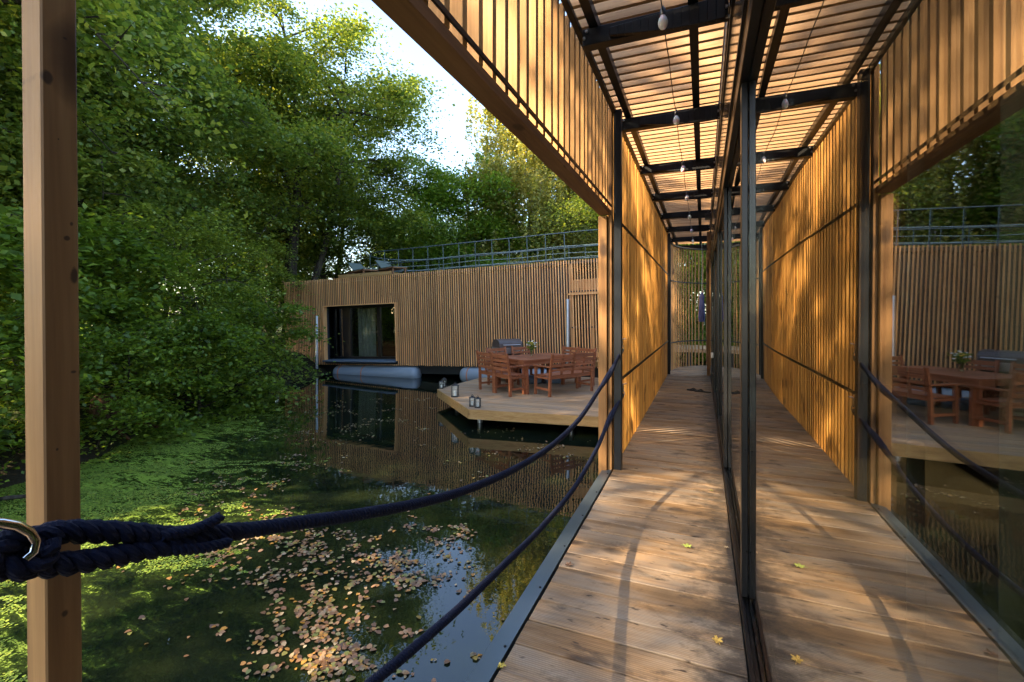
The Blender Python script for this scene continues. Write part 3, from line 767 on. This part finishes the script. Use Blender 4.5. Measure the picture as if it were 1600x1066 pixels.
def snap_hook(px, py, parent_loc):
    m = MB(); c = Vector(parent_loc)
    ring = [c + Vector((0, .0, 0)) + Vector((math.cos(a) * .017, 0, math.sin(a) * .026 + .02)) for a in np.linspace(0, 2 * math.pi, 18)]
    m.tube(ring, .0035, 6)
    ring = [c + Vector((0.004, math.cos(a) * .014, math.sin(a) * .03 + .062)) for a in np.linspace(0, 2 * math.pi, 16)]
    m.tube(ring, .0035, 6); m.tube([c + Vector((.0, 0, .05)), c + Vector((.0, 0, .1))], .004, 6)
    m.tube([c + Vector((-.004, .0, .095)), c + Vector((.03, .03, .1))], .004, 6)
    return m
# upper rope
RX = -.715
up = [(962, 565), (952, 585), (940, 603), (905, 655), (860, 698), (800, 735), (730, 765), (660, 785), (560, 804), (460, 818), (385, 829), (350, 834)]
RXS = [.651, .656, .662, .680, .698, .712, .722, .728, .733, .738, .742, .745]
P = [onX(a, c, -RXS[i]) for i, (a, c) in enumerate(up)]
T = thing('mooring_rope', 'thick navy twisted barrier rope, the upper one, spliced to a ring at the near end', 'rope', tuple(P[5]), 0, 'barrier ropes along the walkway edge')
def rbuild(m, name, mat, T, smooth=True):
    o = m.build(name, mat, T, smooth); o.location = -Vector(T.location); return o
m = MB(); twisted(m, P, .0135, .034); rbuild(m, 'rope_line', M['rope'], T)
# far end splice
m = MB(); h0 = onX(968, 548, -.647); twisted(m, [P[2] + Vector((.006, 0, 0)), P[1] + Vector((.01, 0, .0)), h0 + Vector((.008, -.01, -.01)), h0 + Vector((.02, -.012, .006)), h0 + Vector((.016, .0, -.02)), P[1] + Vector((-.012, 0, 0)), P[2] + Vector((-.008, 0, -.01))], .011, .04)
rbuild(m, 'eye_splice', M['rope'], T)
rbuild(snap_hook(0, 0, h0 + Vector((.02, -.01, 0))), 'snap_hook', M['chrome'], T)
# near eye: two legs around the ring
def nearp(px, py, X): return onX(px, py, X)
e0 = P[-1]
A = [nearp(385, 829, -.744), nearp(335, 833, -.742), nearp(270, 838, -.738), nearp(200, 833, -.735), nearp(140, 831, -.735), nearp(85, 833, -.735), nearp(45, 845, -.733), nearp(20, 862, -.728), nearp(32, 882, -.722), nearp(85, 883, -.722), nearp(150, 874, -.725), nearp(215, 862, -.730), nearp(290, 848, -.735), nearp(350, 840, -.742)]
m = MB(); twisted(m, A, .0145, .062)
rbuild(m, 'eye_loop', M['rope'], T)
m = MB(); twisted(m, [nearp(40, 835, -.722), nearp(5, 850, -.715), nearp(-25, 870, -.712), nearp(-5, 885, -.712), nearp(45, 886, -.712), nearp(75, 860, -.716), nearp(65, 846, -.72)], .0145, .062)
rbuild(m, 'rope_turn', M['rope'], T)
m = MB(); twisted(m, [nearp(250, 838, -.728), nearp(300, 828, -.725), nearp(330, 816, -.724), nearp(347, 806, -.724)], .0085, .03); twisted(m, [nearp(240, 860, -.728), nearp(300, 858, -.722), nearp(340, 852, -.722), nearp(360, 846, -.722)], .0085, .03)
rbuild(m, 'strand_tail', M['rope'], T)
m = MB(); m.tube([nearp(a, c, -.705) for a, c in ((-60, 822), (-30, 818), (0, 818), (25, 822), (45, 832), (55, 846), (52, 862), (38, 874))], .0055, 12); rbuild(m, 'steel_ring', M['chrome'], T)
# lower rope
lo = [(964, 632), (956, 648), (945, 672), (932, 702), (898, 761), (848, 822), (790, 880), (720, 948), (650, 1010), (580, 1068), (480, 1150), (360, 1240), (200, 1330)]
P2 = [onX(a, c, -(RXS + [.748])[i]) for i, (a, c) in enumerate(lo)]
T2 = thing('mooring_rope', 'thick navy twisted barrier rope, the lower one, sagging toward the metal edging', 'rope', tuple(P2[5]), 0, 'barrier ropes along the walkway edge')
m = MB(); twisted(m, P2, .0135, .034); rbuild(m, 'rope_line', M['rope'], T2)
m = MB(); h1 = onX(969, 618, -.647); twisted(m, [P2[2] + Vector((.006, 0, 0)), P2[1] + Vector((.01, 0, 0)), h1 + Vector((.012, -.01, -.008)), h1 + Vector((.02, -.012, .006)), h1 + Vector((.014, 0, -.02)), P2[1] + Vector((-.012, 0, 0)), P2[2] + Vector((-.008, 0, -.01))], .011, .04)
rbuild(m, 'eye_splice', M['rope'], T2)
rbuild(snap_hook(0, 0, h1 + Vector((.02, -.01, 0))), 'snap_hook', M['chrome'], T2)

# ------------------------------------------------------------------ small things on the walkway
def sandal(px, py, rz, lb):
    x, y = at(px, py, 0); t = thing('flip_flop', lb, 'sandal', (x, y, .002), rz, 'flip flops on the walkway')
    prof = [(-.13, .03), (-.1, .038), (-.02, .032), (.06, .045), (.11, .044), (.135, .02), (.135, -.015), (.11, -.04), (.05, -.042), (-.03, -.03), (-.1, -.036), (-.13, -.025)]
    m = MB(); m.prism(prof, 0, .018); m.build('sole', M['rubber'], t, bevel=.003)
    m = MB(); m.tube([(-.01, .034, .012), (.03, .02, .04), (.075, 0, .02)], .006, 6); m.tube([(-.01, -.034, .012), (.03, -.02, .04), (.075, 0, .02)], .006, 6); m.build('strap', M['rubber'], t, True)
sandal(1086, 611, R(160), 'black flip flop lying on the walkway, the one nearer the slat wall')
sandal(1098, 613, R(166), 'black flip flop lying on the walkway, the one nearer the glass')
def maple(name, px, py, col, s, rz, lb):
    x, y = at(px, py, 0); prof = []
    for i in range(40):
        a = i / 40 * 2 * math.pi; r = .45 + .4 * abs(math.cos(a * 2.5)) ** 1.5 + .12 * math.cos(a * 7.5); prof.append((r * math.cos(a) * s, r * math.sin(a) * s))
    m = MB(); m.add([(0, 0, .006)] + [(a, c, .004 + random.uniform(0, .006)) for a, c in prof], [(0, i + 1, (i + 1) % 40 + 1) for i in range(40)])
    m.tube([(-s * .4, 0, .005), (-s * 1.3, s * .2, .007)], .001, 4)
    mt = simple('leaf ' + str(px), col, .5)
    o = m.build(name, mt); o.location = (x, y, .003); o.rotation_euler = (0, 0, rz); s2 = o.modifiers.new('s', 'SOLIDIFY'); s2.thickness = .0008
    tag(o, lb, 'leaf')
maple('fallen_leaf', 1074, 855, (.34, .40, .08), .026, .4, 'pale green lobed leaf lying alone on the middle of the deck boards')
maple('fallen_leaf', 1121, 1003, (.55, .36, .08), .026, 2.0, 'yellow oak leaf on the deck near the glass track')
maple('fallen_leaf', 1135, 857, (.5, .36, .2), .014, 1.0, 'tiny pale leaf beside the glass track')
maple('fallen_leaf', 784, 1043, (.5, .4, .08), .018, 1.4, 'small yellow leaf at the metal edging near the picture bottom')
maple('fallen_leaf', 889, 884, (.22, .12, .07), .024, 1.4, 'curled brown leaf near the metal edging')
maple('fallen_leaf', 1112, 768, (.25, .22, .06), .014, .3, 'tiny olive leaf near the glass track beside the sunlit patch')

# hanging blue hammock at the end
x, y = -.02, 11.35
t = thing('hanging_hammock', 'gathered deep blue cord hammock hanging at the end of the walkway', 'hammock', (x, y, 1.1))
m = MB(); prof = []
for i in range(13):
    z = i / 12; prof.append((.012 + .075 * (1 - z) ** .6 * (1 - .35 * math.exp(-(z / .12) ** 2)) + .022 * math.exp(-((z - .86) / .07) ** 2), z * .66))
for k in range(14):
    a = k * 2 * math.pi / 14; m.tube([(r * .62 * math.cos(a + z * 1.2), r * .62 * math.sin(a + z * 1.2), z) for r, z in prof], [.5 * r * .55 + .006 for r, z in prof], 6)
m.build('cloth', M['blue_cloth'], t, True)
m = MB(); m.tube([(0, 0, .58), (0, .02, 1.85)], .004, 5); m.tube([(.05, .0, .02), (.06, 0, -.06), (.03, 0, -.08)], .006, 5); m.build('cord', M['wire'], t, True)

# ------------------------------------------------------------------ far houseboat
FH = thing('houseboat', 'far houseboat clad in upright larch slats with railed roof terrace and inflatable floats', 'houseboat', (-2.38, 12.6, -.195))
FH.rotation_euler = (0, -.0325, 0)
LX0 = -11.75; LX1 = .9; WX0, WX1, WZ0, WZ1 = -9.88, -6.87, .17, 2.03
b = MB(); x = LX0
while x < LX1:
    z1 = 3.0 + random.uniform(-.008, .008); xw = .031
    dX = -.88 < x
    if WX0 - .02 < x < WX1:
        b.box(x, x + xw, -.02, 0, WZ1 + .03, z1); b.box(x, x + xw, -.022, 0, 0, WZ0 - .14)
    else: b.box(x + random.uniform(-.003, .003), x + xw, -.022 + random.uniform(-.003, .003), 0, random.uniform(-.01, .01), z1)
    x += .0785
b.build('slat_cladding', M['far_slat'], FH)
b = MB()
for z in (.10, 1.1, 2.1, 2.9):
    if WZ0 - .05 < z < WZ1: b.box(LX0, WX0 - .05, .002, .03, z, z + .04); b.box(WX1 + .03, LX1, .002, .03, z, z + .04)
    else: b.box(LX0, LX1, .002, .03, z, z + .04)
b.parts('slat_rail', M['dark'], FH)
b = MB()   # dark wall behind the slats with the window hole, then the body
b.box(LX0 + .1, WX0, .10, .2, .05, 2.85); b.box(WX1, -1.0, .10, .2, .05, 2.85); b.box(WX0, WX1, .10, .2, WZ1, 2.85); b.box(WX0, WX1, .10, .2, .05, WZ0 - .02)
b.box(LX0 + .1, LX1 - .1, 3.9, 4.0, .05, 2.85); b.box(LX0 + .1, LX0 + .2, .2, 3.9, .05, 2.85); b.box(LX1 - .2, LX1 - .1, .1, 3.9, .05, 2.85)
b.box(-1.1, -1.0, .2, 1.2, .05, 2.85); b.box(-1.0, LX1 - .2, 1.2, 1.3, .05, 2.85)
b.build('wall', M['dark'], FH)
b = MB(); b.box(LX0, LX1 - .05, .05, 4.05, 2.88, 2.97); b.build('roof', M['dark'], FH)
b = MB(); b.box(LX0, LX1 - .05, .05, 4.05, -.02, .04); b.build('floor', M['hull'], FH)
for y0 in (.2, 3.2):
    b = MB(); b.box(LX0 + .5, LX1 - .3, y0, y0 + .3, -.28, -.03); b.build('hull_beam', M['hull'], FH)
fr = MB()      # timber lining round the window
fr.box(WX0 - .05, WX0, -.055, .1, WZ0 - .02, WZ1 + .03); fr.box(WX1, WX1 + .04, -.055, .1, WZ0 - .02, WZ1 + .03); fr.box(WX0, WX1, -.055, .1, WZ1 - .0, WZ1 + .03)
lin = fr.build('window_lining', M['far_slat'], FH)
b = MB(); b.box(WX0 + .01, WX1 - .01, -.16, .42, WZ0 - .06, WZ0 - .01); b.build('window_ledge', M['blue_grey'], FH)
wn = MB(); wn.box(WX0 + .0, WX0 + .08, .42, .5, WZ0, WZ1); wn.box(WX1 - .08, WX1, .42, .5, WZ0, WZ1); wn.box(WX0 + .08, WX1 - .08, .42, .5, WZ1 - .09, WZ1); wn.box(WX0 + .08, WX1 - .08, .42, .5, WZ0, WZ0 + .08)
wn.box(-9.45, -9.12, .40, .52, WZ0 + .08, WZ1 - .09); wn.box(-7.95, -7.83, .41, .51, WZ0 + .08, WZ1 - .09)
wo = wn.build('window_frame', M['frame'], FH)
b = MB(); b.box(WX0 + .08, WX1 - .08, .455, .465, WZ0 + .08, WZ1 - .09); b.build('pane', M['glass'], wo)
m = curtain(.75, -9.1, -8.3, WZ0, WZ1 - .1, .04, .16, along='x'); m.build('curtain', M['far_curtain'], FH, smooth=True)
b = MB(); b.box(-8.4, -6.9, .8, 2.2, .2, .75); b.box(-8.4, -6.9, 2.1, 2.2, .2, 1.1); b.build('bed', M['red_wood'], FH)
# entrance recess at the right: timber frame behind the slats
b = MB(); b.box(-1.02, LX1, -.06, -.048, 2.02, 2.07); b.box(-.98, -.9, .03, .1, .05, 2.9); b.box(-.95, LX1 - .2, .04, .1, 2.05, 2.45); b.box(-.42, -.34, .06, .12, .05, 2.05); b.parts('entrance_frame', M['far_slat'], FH)
b = MB(); b.box(-1.0, LX1 - .1, -.08, .04, .30, .42); b.build('entrance_sill', M['far_slat'], FH)
# floats under the hull
for lx in ((-9.55, -6.1), (-4.55, -1.0)):
    b = MB(); r = .25; L0, L1 = lx
    b.tube([(L0, .12, -.285), (L0 + .03, .12, -.285), (L0 + .10, .12, -.285), (L0 + .2, .12, -.285)] + [(L0 + .2 + (L1 - L0 - .4) * k / 8, .12, -.285) for k in range(1, 9)] + [(L1 - .1, .12, -.285), (L1 - .03, .12, -.285), (L1, .12, -.285)],
           [.10, .19, .235, .25] + [.25] * 8 + [.235, .19, .1], 22)
    f_ = b.build('inflatable_float', M['pontoon'], FH, True)
    for sx in (.3, 1.3):
        c = MB(); c.tube([(L0 + sx - .02, .12, -.285), (L0 + sx + .02, .12, -.285)], .257, 22, True); c.build('strap', M['strap'], f_, True)
# roof railing, a stadium loop with rounded ends
def loop(z, y0=.9, y1=3.6, x0=-9.3, x1=.6):
    r = (y1 - y0) / 2; c = (y0 + y1) / 2; P = [(x1 - r, y0)]
    for k in range(1, 12): P.append((x0 + r + (x1 - x0 - 2 * r) * (1 - k / 12), y0))
    for a in np.linspace(-90, -270, 13): P.append((x0 + r + r * math.cos(R(a)), c + r * math.sin(R(a))))
    for k in range(1, 12): P.append((x0 + r + (x1 - x0 - 2 * r) * (k / 12), y1))
    for a in np.linspace(90, -90, 13): P.append((x1 - r + r * math.cos(R(a)), c + r * math.sin(R(a))))
    return [(p[0], p[1], z) for p in P]
RZ0 = 2.97
top = MB(); top.tube(loop(RZ0 + .98), .017, 8); top.tube(loop(RZ0 + .52), .013, 8)
rl = top.build('roof_railing', M['rail'], FH, True)
wr = MB()
for z in (.2, .35, .56): wr.tube([(p[0], p[1], p[2] + .02 * math.sin(i * 1.3)) for i, p in enumerate(loop(RZ0 + z))], .006, 5)
wr.parts('rail_wire', M['wire'], rl, smooth=True)
pl = loop(0)
for i in list(range(1, 13)) + [15, 18, 21] + list(range(24, 36)) + [40, 44]:
    p = pl[min(i, len(pl) - 1)]; c = MB(); c.tube([(p[0], p[1], RZ0 - .02), (p[0], p[1], RZ0 + .98)], .014, 7); c.build('rail_post', M['rail'], rl, True)

# sun loungers on the far roof
def lounger(lx, rz, lb):
    z = -.195 + 2.97 + (lx) * .0325
    t = thing('sun_lounger', lb, 'sun lounger', (-2.38 + lx, 13.15, z + .04), rz, 'sun loungers on the far roof')
    t.scale = (.85, .85, .8)
    m = MB(); m.box(-.3, .3, -.9, .9, .26, .31); m.build('frame', M['beam'], t)
    for sx in (-.26, .26):
        for sy in (-.8, .8): c = MB(); c.box(sx - .03, sx + .03, sy - .03, sy + .03, 0, .258); c.build('leg', M['beam'], t)
    m = MB(); m.bar((0, .25, .34), (0, .85, .72), .56, .03); m.build('backrest', M['fabric'], t); m = MB(); m.box(-.28, .28, -.88, .24, .315, .345); m.build('sling', M['fabric'], t)
lounger(-8.75, R(62), 'grey green sun lounger with raised back on the far roof, the left one')
lounger(-7.55, R(62), 'grey green sun lounger with raised back on the far roof, the right one')
b = MB(); b.box(-1.1, 1.1, -.35, .5, 0, .10); b.box(-1.1, 1.1, -.40, -.352, .01, .13)
o = b.build('wooden_platform', M['fascia']); o.location = (-2.38 - 8.2, 12.98, -.195 + 2.975 - 8.2 * .0325); o.rotation_euler = (0, -.0325, 0); tag(o, 'low wooden platform under the loungers on the far roof', 'platform')

# ------------------------------------------------------------------ terrace
TZ = -.45
TR = thing('terrace', 'wooden bathing terrace with angled corners standing on piles in the pond', 'terrace', (-3.4, 10, TZ))
poly = [(-5.62, 9.2), (-3.92, 7.5), (-.86, 7.9), (-.86, 12.42), (-4.75, 12.42), (-5.55, 11.2)]
def clipx(y):
    xs = []
    for i in range(len(poly)):
        (xa, ya), (xb, yb) = poly[i], poly[(i + 1) % len(poly)]
        if (ya - y) * (yb - y) < 0: xs.append(xa + (y - ya) / (yb - ya) * (xb - xa))
    return (min(xs), max(xs)) if len(xs) >= 2 else None
b = MB(); y = 7.52
while y < 12.4:
    lo1, hi1 = clipx(y + .002) or (0, 0), clipx(min(12.41, y + .137)) or (0, 0)
    if lo1[1] > lo1[0] and hi1[1] > hi1[0]:
        g = random.uniform(-.0015, .0015)
        vs = [(lo1[0], y), (lo1[1], y), (hi1[1], y + .133), (hi1[0], y + .133)]
        b.prism([(p[0] + 3.4, p[1] - 10) for p in vs], -.03, g)
    y += .142
b.build('terrace_deck', M['terrace'], TR)
for i in range(len(poly)):
    a_, c_ = poly[i], poly[(i + 1) % len(poly)]
    b = MB(); b.bar((a_[0] + 3.4, a_[1] - 10, -.09), (c_[0] + 3.4, c_[1] - 10, -.09), .035, .17); b.build('fascia_board', M['fascia'], TR)
b = MB(); cx = sum(p[0] for p in poly) / 6; cyy = sum(p[1] for p in poly) / 6
b.prism([((cx + (p[0] - cx) * .97) + 3.4, (cyy + (p[1] - cyy) * .97) - 10) for p in poly], -.13, -.034); b.build('joist_frame', M['hull'], TR)
for x, y in ((-5.15, 9.25), (-3.95, 8.0), (-2.2, 8.2), (-5.1, 10.8), (-1.3, 8.4)):
    c = MB(); c.tube([(x + 3.4, y - 10, -.9), (x + 3.4, y - 10, -.135)], .05, 12); c.build('pile', M['galv'], TR, True)

def mooring_pile(x, y, z1, lb):
    b = MB(); b.tube([(0, 0, -1.6 - 0), (0, 0, z1 - .01), (0, 0, z1)], [.05, .05, .046], 14)
    o = b.build('mooring_pile', M['galv'], smooth=True); o.location = (x, y, 0); tag(o, lb, 'pile', 'galvanised mooring piles')
mooring_pile(onY(887, 12.50), 12.50, 1.68, 'galvanised steel pile standing behind the dining table')
mooring_pile(onY(495, 12.35), 12.35, 1.20, 'galvanised steel pile at the left end of the far houseboat')
b = MB(); b.box(-.55, .55, -.55, .3, .42, .56)
t = thing('wooden_step', 'chunky wooden step on metal legs between terrace and far houseboat', 'step', (-1.9, 11.9, TZ)); b.build('step_top', M['fascia'], t, bevel=.004)
for sx in (-.45, .45): c = MB(); c.tube([(sx, -.4, 0), (sx, -.4, .418)], .04, 12); c.build('leg', M['galv'], t, True)
b = MB(); b.box(-2.2, 2.6, 13.6, 15.2, .22, .32)
o = b.build('boardwalk', M['terrace']); tag(o, 'pale timber boardwalk seen through the curved screen at the walkway end', 'boardwalk')
b = MB()
for xx in (-2.0, -.4, 1.2): b.box(xx, xx + .1, 13.7, 13.8, -1.2, .218)
b.build('leg', M['hull'], o)

# furniture
RWD = M['red_wood']
def back_panel(m, x0, x1, y, lean, z0, z1, n=4):
    for k in range(n):
        z = z0 + (z1 - z0) * (k + .5) / n; h = .055 if k < n - 1 else .075
        m.box(x0, x1, y - .011 - lean * (z - z0), y + .011 - lean * (z - z0), z - h / 2, z + h / 2)
def seat_unit(name, label, cat, W, loc, rz, group=None, panels=1):
    t = thing(name, label, cat, loc, rz, group); D = .50; h = W / 2
    m = MB()
    for k in range(6): m.box(-h + .045, h - .045, -D / 2 + .03 + k * .078, -D / 2 + .03 + k * .078 + .062, .415 - .002 * k, .437 - .002 * k)
    m.build('seat', RWD, t); 
    m = MB(); m.box(-h + .04, h - .04, D / 2 - .045, D / 2 - .02, .36, .412); m.box(-h + .04, h - .04, -D / 2 + .02, -D / 2 + .045, .36, .412); m.parts('seat_rail', RWD, t)
    m = MB(); pw = (W - .09 - .06 * (panels - 1)) / panels
    for q in range(panels):
        x0 = -h + .045 + q * (pw + .06); back_panel(m, x0, x0 + pw, -D / 2 - .01, .16, .50, .88)
        if q: m.bar((x0 - .03, -D / 2 - .0, .44), (x0 - .03, -D / 2 - .075, .90), .06, .025)
        m.bar((x0 + pw / 2, -D / 2 - .0, .44), (x0 + pw / 2, -D / 2 - .072, .86), .05, .016)
    m.build('backrest', RWD, t)
    for s in (-1, 1):
        m = MB(); m.bar((s * (h - .025), -D / 2 + .02, 0), (s * (h - .025), -D / 2 + .01, .45), .05, .05); m.bar((s * (h - .025), -D / 2 + .01, .44), (s * (h - .025), -D / 2 - .075, .90), .05, .04); m.build('leg', RWD, t)
        m = MB(); m.bar((s * (h - .025), D / 2 - .02, 0), (s * (h - .025), D / 2 - .035, .61), .05, .05); m.build('leg', RWD, t)
        m = MB(); m.box(s * h - .035 if s > 0 else -h - .02, s * h + .02 if s > 0 else -h + .035, -D / 2 - .03, D / 2 + .02, .612, .634); m.build('armrest', RWD, t)
        m = MB(); m.box(s * (h - .025) - .012, s * (h - .025) + .012, -D / 2 + .04, D / 2 - .05, .12, .165); m.box(s * (h - .025) - .012, s * (h - .025) + .012, -D / 2 + .04, D / 2 - .05, .36, .40); m.parts('stretcher', RWD, t)
    return t
LA = R(59); lx_ = Vector((math.cos(LA), math.sin(LA), 0)); sx_ = Vector((-math.sin(LA), math.cos(LA), 0))
TC = Vector((-3.58, 10.3, TZ)); TL, TW = 1.72, 1.12
def dining_table():
    t = thing('dining_table', 'large red brown slatted garden table set with a flower vase', 'table', tuple(TC), LA)
    m = MB(); hl, hw = TL / 2, TW / 2
    m.box(-hl, hl, -hw, -hw + .07, .70, .735); m.box(-hl, hl, hw - .07, hw, .70, .735); m.box(-hl, -hl + .07, -hw + .072, hw - .072, .70, .735); m.box(hl - .07, hl, -hw + .072, hw - .072, .70, .735)
    n = 20
    for k in range(n):
        x0 = -hl + .075 + k * (TL - .15) / n; m.box(x0, x0 + (TL - .15) / n - .009, -hw + .074, hw - .074, .706, .731)
    m.build('tabletop', RWD, t)
    m = MB(); m.box(-hl + .08, hl - .08, -hw + .02, -hw + .045, .62, .698); m.box(-hl + .08, hl - .08, hw - .045, hw - .02, .62, .698); m.box(-hl + .02, -hl + .045, -hw + .08, hw - .08, .62, .698); m.box(hl - .045, hl - .02, -hw + .08, hw - .08, .62, .698); m.parts('apron', RWD, t)
    for a in (-1, 1):
        for c in (-1, 1): m = MB(); m.box(a * (hl - .045) - .035, a * (hl - .045) + .035, c * (hw - .045) - .035, c * (hw - .045) + .035, 0, .697); m.build('leg', RWD, t, bevel=.004)
dining_table()
gC = 'red brown armchairs round the garden table'
def place(dl, ds, ang):
    p = TC + lx_ * dl + sx_ * ds; return (p.x, p.y, TZ), ang
for (dl, ds, da, lb) in [(-1.0, -.30, -R(90), 'red brown slatted armchair at the near left table end, nearer the bench'),
                         (-1.0, .30, -R(90), 'red brown slatted armchair at the left table end, the outer one'),
                         (-.42, .80, R(180), 'red brown armchair on the far long side in front of the grill'),
                         (.36, .80, R(180), 'red brown armchair on the far long side behind the flower vase'),
                         (1.02, .28, R(90), 'red brown armchair at the far right table end, nearer the steel pile'),
                         (1.02, -.30, R(90), 'red brown armchair at the far right table end, nearer the walkway')]:
    loc, _ = place(dl, ds, 0); seat_unit('garden_armchair', lb, 'armchair', .60, loc, LA + da, gC)
loc, _ = place(.02, -.88, 0)
seat_unit('garden_bench', 'red brown slatted bench with its back to the walkway at the table', 'bench', 1.30, loc, LA, None, 2)

def grill(x, y):
    t = thing('gas_grill', 'gas grill with domed brown grey lid standing behind the table', 'grill', (x, y, TZ), R(50))
    m = MB(); n = 10; prof = [(-.23, .86)] + [(-.23 * math.cos(math.pi * k / n), .90 + .17 * math.sin(math.pi * k / n) ** .8) for k in range(n + 1)] + [(.23, .86)]
    vs = [(x_, p[0], p[1]) for x_ in (-.33, .33) for p in prof]; N = len(prof)
    m.add(vs, [tuple(range(N)), tuple(range(N, 2 * N))[::-1]] + [(i, i + N, (i + 1) % N + N, (i + 1) % N) for i in range(N)]); ld = m.build('lid', M['grill'], t)
    m = MB(); m.tube([(-.24, -.28, .93), (.24, -.28, .93)], .012, 8); m.bar((-.22, -.28, .93), (-.22, -.22, .93), .02, .02); m.bar((.22, -.28, .93), (.22, -.22, .93), .02, .02); m.build('handle', M['grill_steel'], ld, True)
    m = MB(); m.box(-.33, .33, -.24, .24, .70, .858); m.box(-.33, .33, -.262, -.242, .72, .84); m.build('firebox', M['grill_steel'], t)
    m = MB(); m.box(-.31, .31, -.22, .22, .12, .698); m.build('cabinet', M['black'], t)
    for a in (-.26, .26): m = MB(); m.tube([(a - .02, 0, .06), (a + .02, 0, .06)], .06, 14); m.build('wheel', M['rubber'], t, True)
grill(-4.72, 11.15)

def vase():
    p = TC + lx_ * .0 + sx_ * (.12); p = Vector((p.x - .06, p.y - .06, TZ + .735))
    t = thing('flower_vase', 'clear glass vase of white and yellow flowers on the garden table', 'vase', tuple(p))
    m = MB(); m.lathe([(.04, 0), (.042, .01), (.035, .06), (.045, .17), (.041, .17), (.031, .06), (.036, .014), (.002, .012)], n=16); m.build('vase', M['clear'], t, True)
    m = MB(); heads = []
    for i in range(22):
        a = random.uniform(0, 6.28); r = random.uniform(.03, .16); z = random.uniform(.22, .36); e = (r * math.cos(a), r * math.sin(a), z); heads.append(e)
        m.tube([(0, 0, .02), (e[0] * .3, e[1] * .3, .16), e], .0028, 4, False)
    m.build('stems', M['stem'], t)
    C = np.array([[random.gauss(0, .055), random.gauss(0, .055), random.uniform(.15, .33)] for _ in range(150)]); quads('foliage', leaf_polys(C, .055, .8, rng), M['leaf_shrub'], t)
    w_ = MB(); yl = MB()
    for i, h in enumerate(heads):
        g = w_ if i % 3 else yl; g.lathe([(.002, -.012), (.019, -.006), (.024, .003), (.016, .011), (.003, .014)], h, 8)
    w_.parts('white_flower', M['plastic'], t, smooth=True); yl.parts('yellow_flower', M['yellow'], t, smooth=True)
M['stem'] = simple('stem green', (.05, .12, .02), .6); M['yellow'] = simple('yellow petals', (.65, .42, .03), .6)
vase()

def lantern(px, py, h, wd, lb, rz=.3):
    x, y = at(px, py, TZ); t = thing('lantern', lb, 'lantern', (x, y, TZ + .001), rz, 'black lanterns on the terrace edge'); a = wd / 2; B = M['black']
    m = MB(); m.box(-a, a, -a, a, 0, .014); m.box(-a * .8, a * .8, -a * .8, a * .8, .014, .022); m.build('base', B, t)
    m = MB(); hb = h * .78
    for sx in (-1, 1):
        for sy in (-1, 1): m.box(sx * a * .88 - .006, sx * a * .88 + .006, sy * a * .88 - .006, sy * a * .88 + .006, .014, hb)
    m.build('frame', B, t)
    m = MB(); m.box(-a * .8, a * .8, -a * .8, a * .8, .024, hb - .002); m.build('glass', M['clear'], t)
    m = MB(); m.lathe([(a * 1.35, 0), (a * 1.3, .008), (a * .7, h * .08), (a * .5, h * .1), (a * .5, h * .13), (a * .6, h * .14), (a * .15, h * .17)], (0, 0, hb), 4 if wd > .12 else 8); m.build('roof', B, t)
    m = MB(); m.tube([(a * .35 * math.cos(k), 0, hb + h * .17 + a * .35 * math.sin(k)) for k in np.linspace(0, 6.28, 14)], .003, 5); m.build('handle', B, t, True)
    m = MB(); m.tube([(0, 0, .024), (0, 0, h * .4)], a * .4, 12); m.build('candle', M['plastic'], t, True)
lantern(711, 620, .30, .14, 'tall square black lantern near the left corner of the terrace')
lantern(738, 635, .21, .10, 'small round topped black lantern, left of the pair on the front edge')
lantern(746.5, 637, .21, .10, 'small round topped black lantern, right of the pair on the front edge')
lantern(690, 607, .20, .10, 'small lantern right at the left corner of the terrace')
lantern(694, 605, .23, .10, 'clear glass lantern behind the corner one at the left of the terrace')
def para_base(px, py):
    x, y = at(px, py, TZ); t = thing('parasol_base', 'blue grey parasol base of wedge slabs under the table', 'parasol base', (x, y, TZ), .5)
    m = MB(); m.box(-.42, .42, -.04, .04, 0, .05); m.box(-.04, .04, -.42, -.042, 0, .05); m.box(-.04, .04, .042, .42, 0, .05); m.parts('cross_bar', M['black'], t)
    for k in range(4):
        c = MB(); Mx = Matrix.Rotation(R(90 * k), 4, 'Z'); c.box(.06, .42, .06, .42, .0, .13, Mx); c.build('slab', M['blue_grey'], t, bevel=.03)
    m = MB(); m.tube([(0, 0, .05), (0, 0, .42)], .024, 12); m.build('tube', M['black'], t, True)
para_base(846, 596)
